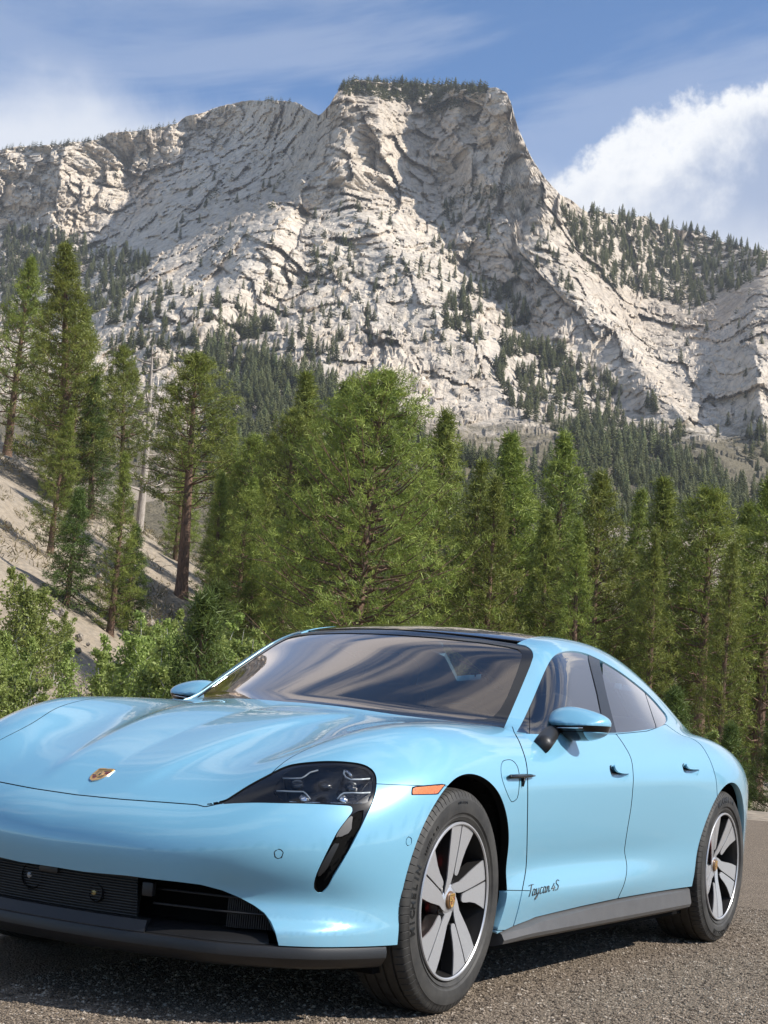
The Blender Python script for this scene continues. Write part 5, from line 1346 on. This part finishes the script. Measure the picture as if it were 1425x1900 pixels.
# ---------------------------------------------------------------- exterior mirrors
def mirror():
    X0 = -1.03
    def yz(px, py):
        d = ray(px, py); t = (X0-CPOS[0])/d[0]; p = CPOS+t*d; return p[1], p[2]
    house = np.array([yz(*q) for q in smooth_poly([(1007,1342),(1016,1329),(1030,1318),(1043,1312.5),(1061,1311),(1084,1314.7),(1106,1321.5),(1122,1329),(1130,1337),(1131,1346),(1127,1360),(1117,1368.6),(1097,1375),(1075,1376),(1052,1373),(1039,1368),(1015,1357),(1006,1350)], True, 3)])
    s = .006; ylo, yhi = house[:,0].min()-.03, house[:,0].max()+.03; zlo, zhi = house[:,1].min()-.03, house[:,1].max()+.03
    ax = np.arange(X0-.07, X0+.14, s); ay = np.arange(ylo, yhi, s); az = np.arange(zlo, zhi, s)
    Yg, Zg = np.meshgrid(ay, az, indexing='ij'); sd = poly_sd(np.stack([Yg.ravel(), Zg.ravel()],1), house).reshape(Yg.shape)
    dx = ax-X0; q = np.where(dx > 0, (dx/.115)**2*.058, (dx/.06)**2*.012)
    G = sd[None]+q[:,None,None]; G = smax(G, (X0-.045-ax)[:,None,None], .015)
    V, Q = surface_nets(G, ax, ay, az)
    # light relaxation
    T = np.concatenate([Q[:,[0,1,2]], Q[:,[0,2,3]]]); E = np.concatenate([Q[:,[0,1]],Q[:,[1,2]],Q[:,[2,3]],Q[:,[3,0]]]); E = np.concatenate([E, E[:, ::-1]])
    for _ in range(6):
        acc = np.zeros_like(V); cnt = np.zeros(len(V)); np.add.at(acc, E[:,0], V[E[:,1]]); np.add.at(cnt, E[:,0], 1); V = .5*V+.5*acc/cnt[:,None]
    fn = np.cross(V[T[:,1]]-V[T[:,0]], V[T[:,2]]-V[T[:,0]])
    n = np.zeros_like(V)
    for k in range(3): np.add.at(n, T[:,k], fn)
    c = V.mean(0)
    if ((V-c)*n).sum() < 0: T = T[:, ::-1]; n = -n
    n /= np.maximum(np.linalg.norm(n,axis=1,keepdims=True),1e-9)
    VN = np.concatenate([V, n], 1)
    l0 = yz(1005,1348); l1 = yz(1131,1349)
    split_z = lambda V: (l0[1]+(V[:,1]-l0[0])/(l1[0]-l0[0])*(l1[1]-l0[1]))-V[:,2]
    up, lo = split((VN, T), lambda V: split_z(V)+.002)
    band_, lo = split(lo, lambda V: split_z(V)-.024)
    under, band2 = split(lo, lambda V: np.maximum(V[:,1]-1.085, .975-V[:,1])) 
    panel('mirror_cap', up, PAINT, .004); panel('mirror_band', band_, GLOSSBLK, .004, inset=.003); panel('mirror_underside', under, PAINT, .003); panel('mirror_underside', band2, GLOSSBLK, .003, inset=.001)
    g0, g1 = yz(1012,1352), yz(1100,1352); mb = MB(); xs_ = X0+.075
    pts = []
    for t in np.linspace(0,1,12):
        y = g0[0]+(g1[0]-g0[0])*t; z = g0[1]+(g1[1]-g0[1])*t
        sdv = poly_sd(np.array([[y,z]]), house)[0]; pts.append((X0+.115*math.sqrt(max(-sdv,0)/.058)+.001, y, z))
    mb.tube(pts, .0032, 6); both('mirror_strip', mb.me('mirror_strip', CHROME, True))
    # stalk
    b0 = hit_body(1009,1378); b1 = np.array([X0+.035, *yz(1034,1353)]); L = b1-b0
    mb = MB(); mb.tube([b0-L*.25, b0, b0+L*.3, b0+L*.6, b0+L*.85, b1], [.034,.036,.036,.035,.034,.032], 18, flat=.9); both('mirror_stalk', mb.me('mirror_stalk', BLKPL, True))
    # mirror glass on the rear side
    gp = off_poly(house, .012) if poly_sd(off_poly(house,.012)[:1], house)[0] < 0 else off_poly(house, -.012)
    mb = MB(); mb.prism([tuple(p) for p in gp], lambda a,b,d: (X0-.047-d, a, b), -.003, .003); both('mirror_glass', mb.me('mirror_glass', CHROME))
mirror()
# ---------------------------------------------------------------- wheels
def text_mesh(txt, size, depth):
    cu = bpy.data.curves.new('t', 'FONT'); cu.body = txt; cu.size = size; cu.extrude = depth; cu.resolution_u = 2; cu.offset = .0012 if size > .03 else .0003
    cu.align_x = 'CENTER'
    o = bpy.data.objects.new('t', cu); COL.objects.link(o); bpy.context.view_layer.update()
    me = bpy.data.meshes.new_from_object(o.evaluated_get(bpy.context.evaluated_depsgraph_get())); bpy.data.objects.remove(o); return me
def tyre_mesh(R, w, seed):
    """revolved tyre with shoulder sipes and circumferential grooves; outer side at +y"""
    h = w/2
    prof = [(.256,h*.78),(.262,h*.90),(.274,h*.955),(.276,h*.93),(.282,h*.935),(.288,h*.985),(.305,h*1.0),(.325,h*.985),(.332,h*.975),(.334,h*.955),(R-.022,h*.915),(R-.0115,h*.875),(R-.005,h*.80),(R-.0015,h*.66)]
    tread = []
    for a, b in ((.66,.40),(.34,.06),(.0,.0)): pass
    grooves = [.52,.17,-.17,-.52]
    pts = list(prof); g0 = .66
    for g in grooves:
        pts += [(R, h*(g+.04)), (R-.007, h*(g+.033)), (R-.007, h*(g-.033)), (R, h*(g-.04))]
    pts += [(r, -y) for r, y in prof[::-1]]
    npit = 84; sub = [0.0,.05,.11,.16,.58]; k = npit*len(sub); P = len(pts)
    ang = np.array([(i+s)*2*math.pi/npit for i in range(npit) for s in sub])
    dep = np.array([0,1,1,0,0]*npit)
    V = np.zeros((P, k, 3))
    for i, (r, y) in enumerate(pts):
        sh = 1.0 if (R-.026 < r and abs(y) > h*.56) else 0.0
        rr = r-.0045*dep*sh; sk = .10*(y/h)*0
        V[i,:,0] = rr*np.cos(ang+sk); V[i,:,2] = rr*np.sin(ang+sk); V[i,:,1] = y
    F = []
    I = np.arange(P-1)[:,None]; J = np.arange(k)[None]; J2 = (J+1)%k
    F = np.stack([I*k+J, (I+1)*k+J, (I+1)*k+J2, I*k+J2], -1).reshape(-1,4)
    me = mesh_np('tyre', V.reshape(-1,3), F[:, ::-1], RUBBER); me.set_sharp_from_angle(angle=R_(30)); return me
LETTER = simple('tyre_letter', (.006,.006,.006), .4)
def arc_text(txt, r, a0, adv, size, y, depth, a_in=True):
    """letters standing on an arc of the sidewall, read clockwise; angles as seen from outside"""
    V = []; F = []
    for i, ch in enumerate(txt):
        if ch == ' ': continue
        me = text_mesh(ch, size, depth); a = a0-adv*i
        for v in me.vertices:
            rr = r+v.co.y; aa = a-v.co.x/r
            # as seen from outside (+y looking to -y) image right is -x
            V.append((-rr*math.cos(aa), y+v.co.z-(rr-.305)**2*6, rr*math.sin(aa)))
        n = len(V)-len(me.vertices)
        for p in me.polygons: F.append([n+j for j in p.vertices])
        bpy.data.meshes.remove(me)
    m = bpy.data.meshes.new('tyre_lettering'); m.from_pydata(V, [], F); m.materials.append(LETTER); m.update(); return m
def poly_polar(pts, n=5):
    return [(r*math.cos(math.radians(a)), r*math.sin(math.radians(a))) for r, a in pts]
RW = .246
MAINL = [(.18,160),(.22,143),(.26,130),(.33,117),(.45,111.5),(.62,107.8),(.80,105),(1.025,102)]
MAINR = [(1.025,85.4),(.80,85.5),(.62,85.6),(.45,85.8),(.34,87),(.27,90),(.22,96),(.18,106)]
SECL = [(1.025,83.8),(.80,83.7),(.62,83.5),(.45,83.0),(.37,82.0)]
SECR = [(.345,78.5),(.338,73),(.345,67.5),(.38,64.5),(.45,65),(.57,66.5),(.72,66),(.88,63.8),(1.025,62)]
def blade(pts, face, dish, mat, name, y0, y1, shrink=0.0):
    """blade outline in polar (r/R, degrees) -> slab between y0 and y1 below the dished face"""
    P = []
    for (r, a), (r2, a2) in zip(pts, pts[1:]+pts[:1]):
        n = 4 if (abs(r-r2) < .02 and r > .9) else 1
        for k in range(n): P.append((r+(r2-r)*k/n, a+(a2-a)*k/n))
    mb = MB(); n = len(P)
    def pt(r, a, d):
        y = -dish*max(1-r, 0)**1.3+d; rr = r*RW
        return (-rr*math.cos(math.radians(a)), y, rr*math.sin(math.radians(a)))
    mb.v = [pt(r,a,y1) for r,a in P]+[pt(r,a,y0) for r,a in P]
    mb.f = [list(range(n)), list(range(n,2*n))[::-1]]+[[i,(i+1)%n,n+(i+1)%n,n+i] for i in range(n)]
    return mb
CAPM = simple('cap_bronze', (.16,.085,.035), .3, .2, .6)
def shield(w, hgt):
    P = [(-.5,.42),(-.44,.47),(-.2,.5),(0,.47),(.2,.5),(.44,.47),(.5,.42),(.47,.0),(.40,-.22),(.25,-.40),(0,-.5),(-.25,-.40),(-.40,-.22),(-.47,.0)]
    return [(a*w, b*hgt) for a, b in P]
GOLD = simple('crest_gold', (.60,.36,.11), .35, .25, .6); CRED = simple('crest_red', (.30,.03,.02), .35, 0, .6); CBLK = simple('crest_black', (.01,.01,.01), .3, 0, .6)
def crest(M, w, parent, sub=True):
    """shield badge: gold field, black and red bars in two quarters, small centre shield with a horse"""
    h = w*1.28
    def slab(poly, d0, d1, mat, name):
        mb = MB(); mb.prism(poly, lambda a,b,d: tuple(M@Vector((a,b,d))), d0, d1); return add(name, mb.me(name, mat), parent)
    slab(shield(w*1.06, h*1.05), 0, .002, CHROME, 'crest_rim')
    slab(shield(w, h), .0021, .0028, GOLD, 'crest')
    for q, (x0, x1, y0, y1) in enumerate(((.02,.46,.02,.28), (-.40,-.02,-.34,-.02))):
        for i in range(4):
            yb = y0+(y1-y0)*(i+.1)/4; yt = y0+(y1-y0)*(i+.85)/4
            xx0, xx1 = (x0, x1) if q == 0 else (x0+.28*max(0,(-yb-.1))/.3, x1)
            slab([(xx0*w,yb*h),(xx1*w,yb*h),(xx1*w,yt*h),(xx0*w,yt*h)], .0029, .0032, (CRED, CBLK)[i%2], 'crest_bar')
    for q, (cx, cy) in enumerate(((-.23,.15), (.2,-.17))):
        for i in range(3):
            yy = cy+(i-1)*.09
            slab([((cx-.15)*w,yy*h),((cx+.14)*w,(yy-.01)*h),((cx+.15)*w,(yy+.03)*h),((cx-.12)*w,(yy+.035)*h)], .0029, .0032, CBLK, 'crest_antler')
    slab([(-.42*w,.32*h),(.42*w,.32*h),(.44*w,.42*h),(-.44*w,.42*h)], .0029, .0032, simple('crest_band', (.42,.25,.07), .3, .8), 'crest_band')
    slab([(a*.36,b*.36) for a,b in shield(w,h)], .0033, .0038, GOLD, 'crest_centre')
    hor = [(-.02,.14),(.04,.12),(.03,.06),(.07,.02),(.05,-.05),(.07,-.12),(.03,-.12),(.01,-.05),(-.03,-.06),(-.05,-.13),(-.08,-.12),(-.06,-.02),(-.07,.05),(-.03,.08)]
    slab([(a*w,b*h) for a,b in hor], .0039, .0042, CBLK, 'crest_horse')
def wheel(x, s_, w, rot, steer, dish, label_extra=None):
    M0 = Matrix.Translation((x, s_*(.955), .365))@Matrix.Rotation(steer, 4, 'Z')@(Matrix.Rotation(math.pi, 4, 'Z') if s_ < 0 else Matrix.Identity(4))
    rimv, rimf = revolve([(.2565,-.004),(.2575,.004),(.255,.0075),(.2500,.0075),(.2465,.004),(.2450,-.012),(.236,-.045),(.232,-.18),(.240,-.205)], 120)
    wl = add('wheel', mesh_np('wheel_rim', rimv, rimf[:, ::-1], [ALLOY, DARKALLOY], fmat=np.repeat([0,0,0,0,1,1,1,1],120)), car)
    wl.matrix_world = M0@Matrix.Translation((0,-.012,0)); wl.data.set_sharp_from_angle(angle=R_(35))
    def sub(name, me, T=None):
        o = add(name, me, wl); o.matrix_local = (T or Matrix.Identity(4)); return o
    sub('tyre', tyre_mesh(.365, w, 0), Matrix.Translation((0,-w/2+.012,0)))
    mm = [blade(MAINL+MAINR, 0, dish, ALLOY, 'spoke', -.004, .0).me('spoke', ALLOY), blade(MAINL+MAINR, 0, dish, DARKALLOY, 'spoke', -.045, -.0041).me('spoke_web', DARKALLOY),
          blade(SECL+SECR, 0, dish, ALLOY, 'spoke', -.004, .0).me('spoke', ALLOY), blade(SECL+SECR, 0, dish, DARKALLOY, 'spoke', -.045, -.0041).me('spoke_web', DARKALLOY)]
    for k in range(5):
        T = Matrix.Rotation(math.radians(rot)+k*2*math.pi/5, 4, 'Y')
        for m_, n_ in zip(mm, ('spoke','spoke_web','spoke_vane','vane_web')): sub(n_, m_, T)
        a = math.radians(72*k+70-rot); bx = .245*RW
        v, f = revolve([(0.0001,-.004),(.0055,-.004),(.006,.002),(.0085,.002),(.009,-.005),(.0135,-.005),(.0145,.0015)], 16)
        sub('wheel_bolt', mesh_np('bolt', v, f[:, ::-1], CHROME if False else DARKALLOY), Matrix.Translation((-bx*math.cos(a), -dish*.80-.010, bx*math.sin(a))))
    v, f = revolve([(0.0001,0),(.048,.0),(.051,-.004),(.080,-.016),(.082,-.05)], 60); sub('hub', mesh_np('hub', v, f[:, ::-1], [ALLOY, DARKALLOY], fmat=np.repeat([0,0,1,1],60)), Matrix.Translation((0,-dish*.80,0)))
    v, f = revolve([(0.0001,.006),(.026,.006),(.029,.003),(.030,-.004),(.0335,-.004),(.036,-.006)], 36); sub('hub_cap', mesh_np('hub_cap', v, f[:, ::-1], [CAPM]), Matrix.Translation((0,-dish*.80+.002,0)))
    # crest on the cap
    T = Matrix.Translation((0,-dish*.80+.0084,0))@Matrix(((-1,0,0,0),(0,0,1,0),(0,1,0,0),(0,0,0,1)))
    if s_ > 0:
        n0_ = len(bpy.data.objects)
        before = set(bpy.data.objects); crest(T, .036, wl); 
        for o in set(bpy.data.objects)-before: o.matrix_parent_inverse = Matrix.Identity(4)
        yy = .0125
        me = arc_text('MICHELIN', .318, math.radians(rot+198-0 if False else 197+rot*0+0), -.0, .034, .0, .0012) if False else None
        for txt, r, a0, adv, size in TYRETXT[x]:
            sub('tyre_lettering', arc_text(txt, r, math.radians(a0), math.radians(adv), size, .0126, .0014))
    return wl
TYRETXT = {0: [('MICHELIN', .305, 194, 5.0, .036), ('225/55 R 19', .300, 148, 2.1, .014), ('OUTSIDE', .318, 97, 2.0, .011), ('ZR PILOT SPORT', .292, 92, 2.2, .012)][:3],
           -2.9: [('MICHELIN', .308, 112, 5.6, .036), ('MICHELIN', .308, 292, 5.6, .036)]}
wheel(0.0, 1, .225, 0.0, R_(.96), .020); wheel(0.0, -1, .225, 20.0, R_(.96), .020)
wheel(-2.9, 1, .265, -32.5, 0.0, .045); wheel(-2.9, -1, .265, 10.0, 0.0, .045)
for x in (0.0, -2.9):
    for s_ in (1, -1):
        v, f = revolve([(.06,0),(.185,0),(.185,-.03),(.06,-.03)], 64)
        o = add('brake_disc', mesh_np('brake_disc', v, f[:, ::-1], simple('disc', (.16,.15,.145), .35, .9)), car, (x, s_*.845, .365)); 
        if s_ < 0: o.rotation_euler = (0,0,math.pi)
        mb = MB(); cx = .16 if x == 0 else .16
        for a in (-34,-17,0,17,34): pass
        pts = [(.186*math.cos(R_(a)), 0, .186*math.sin(R_(a))) for a in (-42,-28,-12,4,20,32)]
        mb.tube(pts, [.03,.040,.043,.043,.040,.03], 10, flat=1.2)
        o = add('brake_caliper', mb.me('brake_caliper', simple('caliper_red', (.72,.022,.018), .35, 0, .6), True), car, (x, s_*.862, .365))
# ---------------------------------------------------------------- badges and script
hp = hit_body(186,1438.5); hn = body_N(hp[None])[0]; hn /= np.linalg.norm(hn)
upv = np.array([-1.0,0,0]); upv -= hn*(upv@hn); upv /= np.linalg.norm(upv); rt = np.cross(upv, hn)
hp = hp+hn*.0005
crest(Matrix(((rt[0],upv[0],hn[0],hp[0]),(rt[1],upv[1],hn[1],hp[1]),(rt[2],upv[2],hn[2],hp[2]),(0,0,0,1))), .066, hood_o)
def script():
    """flowing model script drawn as strokes on the door"""
    S = {'T': [[(0,.95),(.35,1.02),(.75,1.0)], [(.42,1.0),(.30,.5),(.14,0.0)]],
         'a': [[(.42,.50),(.28,.60),(.10,.42),(.06,.12),(.20,.02),(.36,.22),(.46,.55)], [(.44,.5),(.38,.15),(.46,.02),(.58,.12)]],
         'y': [[(.10,.58),(.06,.25),(.16,.06),(.32,.20),(.46,.58)], [(.46,.58),(.34,.0),(.16,-.38),(.02,-.30),(.20,-.08),(.58,.14)]],
         'c': [[(.44,.52),(.30,.60),(.10,.40),(.08,.12),(.22,.02),(.46,.14)]],
         'n': [[(.08,.56),(.06,.3),(.0,.02)], [(.03,.2),(.20,.52),(.34,.54),(.32,.28),(.34,.04),(.52,.12)]],
         '4': [[(.40,.95),(.20,.62),(.02,.34),(.30,.33),(.62,.36)], [(.46,.62),(.38,.30),(.30,.02)]],
         'S': [[(.72,.88),(.52,1.0),(.28,.88),(.26,.66),(.48,.50),(.54,.26),(.36,.04),(.06,.08)]]}
    word = [('T',0,1.0),('a',.56,1),('y',1.12,1),('c',1.70,1),('a',2.18,1),('n',2.78,1),('4',3.50,.72),('S',4.02,.92)]
    p0, p1 = hit_body(979,1664), hit_body(1037,1650.5); L = p1-p0; width = np.linalg.norm(L); ux = L/width
    up = np.array([0,0,1.0]); n = body_N(((p0+p1)/2)[None])[0]; n /= np.linalg.norm(n); up -= n*(up@n); up -= ux*(up@ux); up /= np.linalg.norm(up)
    sc_ = width/4.75; mb = MB()
    for ch, ox, hs in word:
        for st in S[ch]:
            P = smooth_poly(np.array(st), False, 4); q = []
            for a, b in P:
                p = p0+ux*((a+ox)+.18*b)*sc_+up*(b*hs*sc_*.66); f = body_F(*p); p = p-n*f+n*.0012; q.append(p)
            mb.tube(q, .0024, 6, flat=.5)
    both('model_script', mb.me('model_script', CBLK, True)) if False else add('model_script', mb.me('model_script', CBLK, True), df_o[0])
script()
# ---------------------------------------------------------------- cabin
def rbox(name, c, d, r, mat, M=None, taper=0.0):
    bm = bmesh.new(); bmesh.ops.create_cube(bm, size=1.0)
    for v in bm.verts:
        k = 1-taper*(v.co.z+.5); v.co.x *= d[0]*k; v.co.y *= d[1]*k; v.co.z *= d[2]
    bmesh.ops.bevel(bm, geom=list(bm.edges), offset=r, segments=4, affect='EDGES', profile=.5, clamp_overlap=True)
    me = bm_mesh(name, bm, mat, True); T = Matrix.Translation(c)@(M or Matrix.Identity(4)); me.transform(T); return add(name, me, car)
for s_ in (1, -1):
    t = Matrix.Rotation(R_(-22), 4, 'Y')
    rbox('seat', (-1.35,s_*.37,.50), (.52,.50,.16), .06, INTER)
    rbox('seat_back', (-1.66,s_*.37,.82), (.14,.50,.62), .06, INTER, t, .12)
    rbox('headrest', (-1.80,s_*.37,1.14), (.11,.27,.20), .05, INTER, t)
    rbox('rear_seat', (-2.30,s_*.36,.55), (.50,.50,.16), .06, INTER)
    rbox('rear_seat_back', (-2.62,s_*.36,.80), (.14,.50,.52), .06, INTER, t)
rbox('dashboard', (-.62,0,.80), (.42,1.45,.22), .08, INTER)
rbox('console', (-1.25,0,.55), (1.0,.22,.25), .05, INTER)
v = []; mb = MB(); pts = [(0,.18*math.cos(a),.18*math.sin(a)) for a in np.linspace(0,2*math.pi,33)]; mb.tube(pts, .015, 8); mb.box((0,0,0),(.03,.10,.09)); mb.box((0,0,0),(.015,.34,.03)); mb.box((0,0,-.08),(.015,.03,.16))
me = mb.me('steering_wheel', INTER, True); me.transform(Matrix.Translation((-1.0,.37,.88))@Matrix.Rotation(R_(-24),4,'Y')); add('steering_wheel', me, car)
rbox('rear_mirror', (-1.02,0,1.19), (.03,.22,.055), .012, INTER)
# ---------------------------------------------------------------- thin mountain air
def build_haze():
    m = bpy.data.materials.new('haze'); m.use_nodes = True; nt = m.node_tree; nt.nodes.clear()
    out = nt.nodes.new('ShaderNodeOutputMaterial'); v = nt.nodes.new('ShaderNodeVolumePrincipled')
    v.inputs['Color'].default_value = (.90, .94, 1.0, 1); v.inputs['Density'].default_value = .00011; v.inputs['Anisotropy'].default_value = .2
    nt.links.new(v.outputs[0], out.inputs['Volume'])
    mb = MB(); mb.box((0, 0, 321.5), (5200, 5200, 677)); o = add('haze', mb.me('haze', m)); tag(o, 'thin pale air between the lot and the mountain', 'haze', kind='stuff')
build_haze()
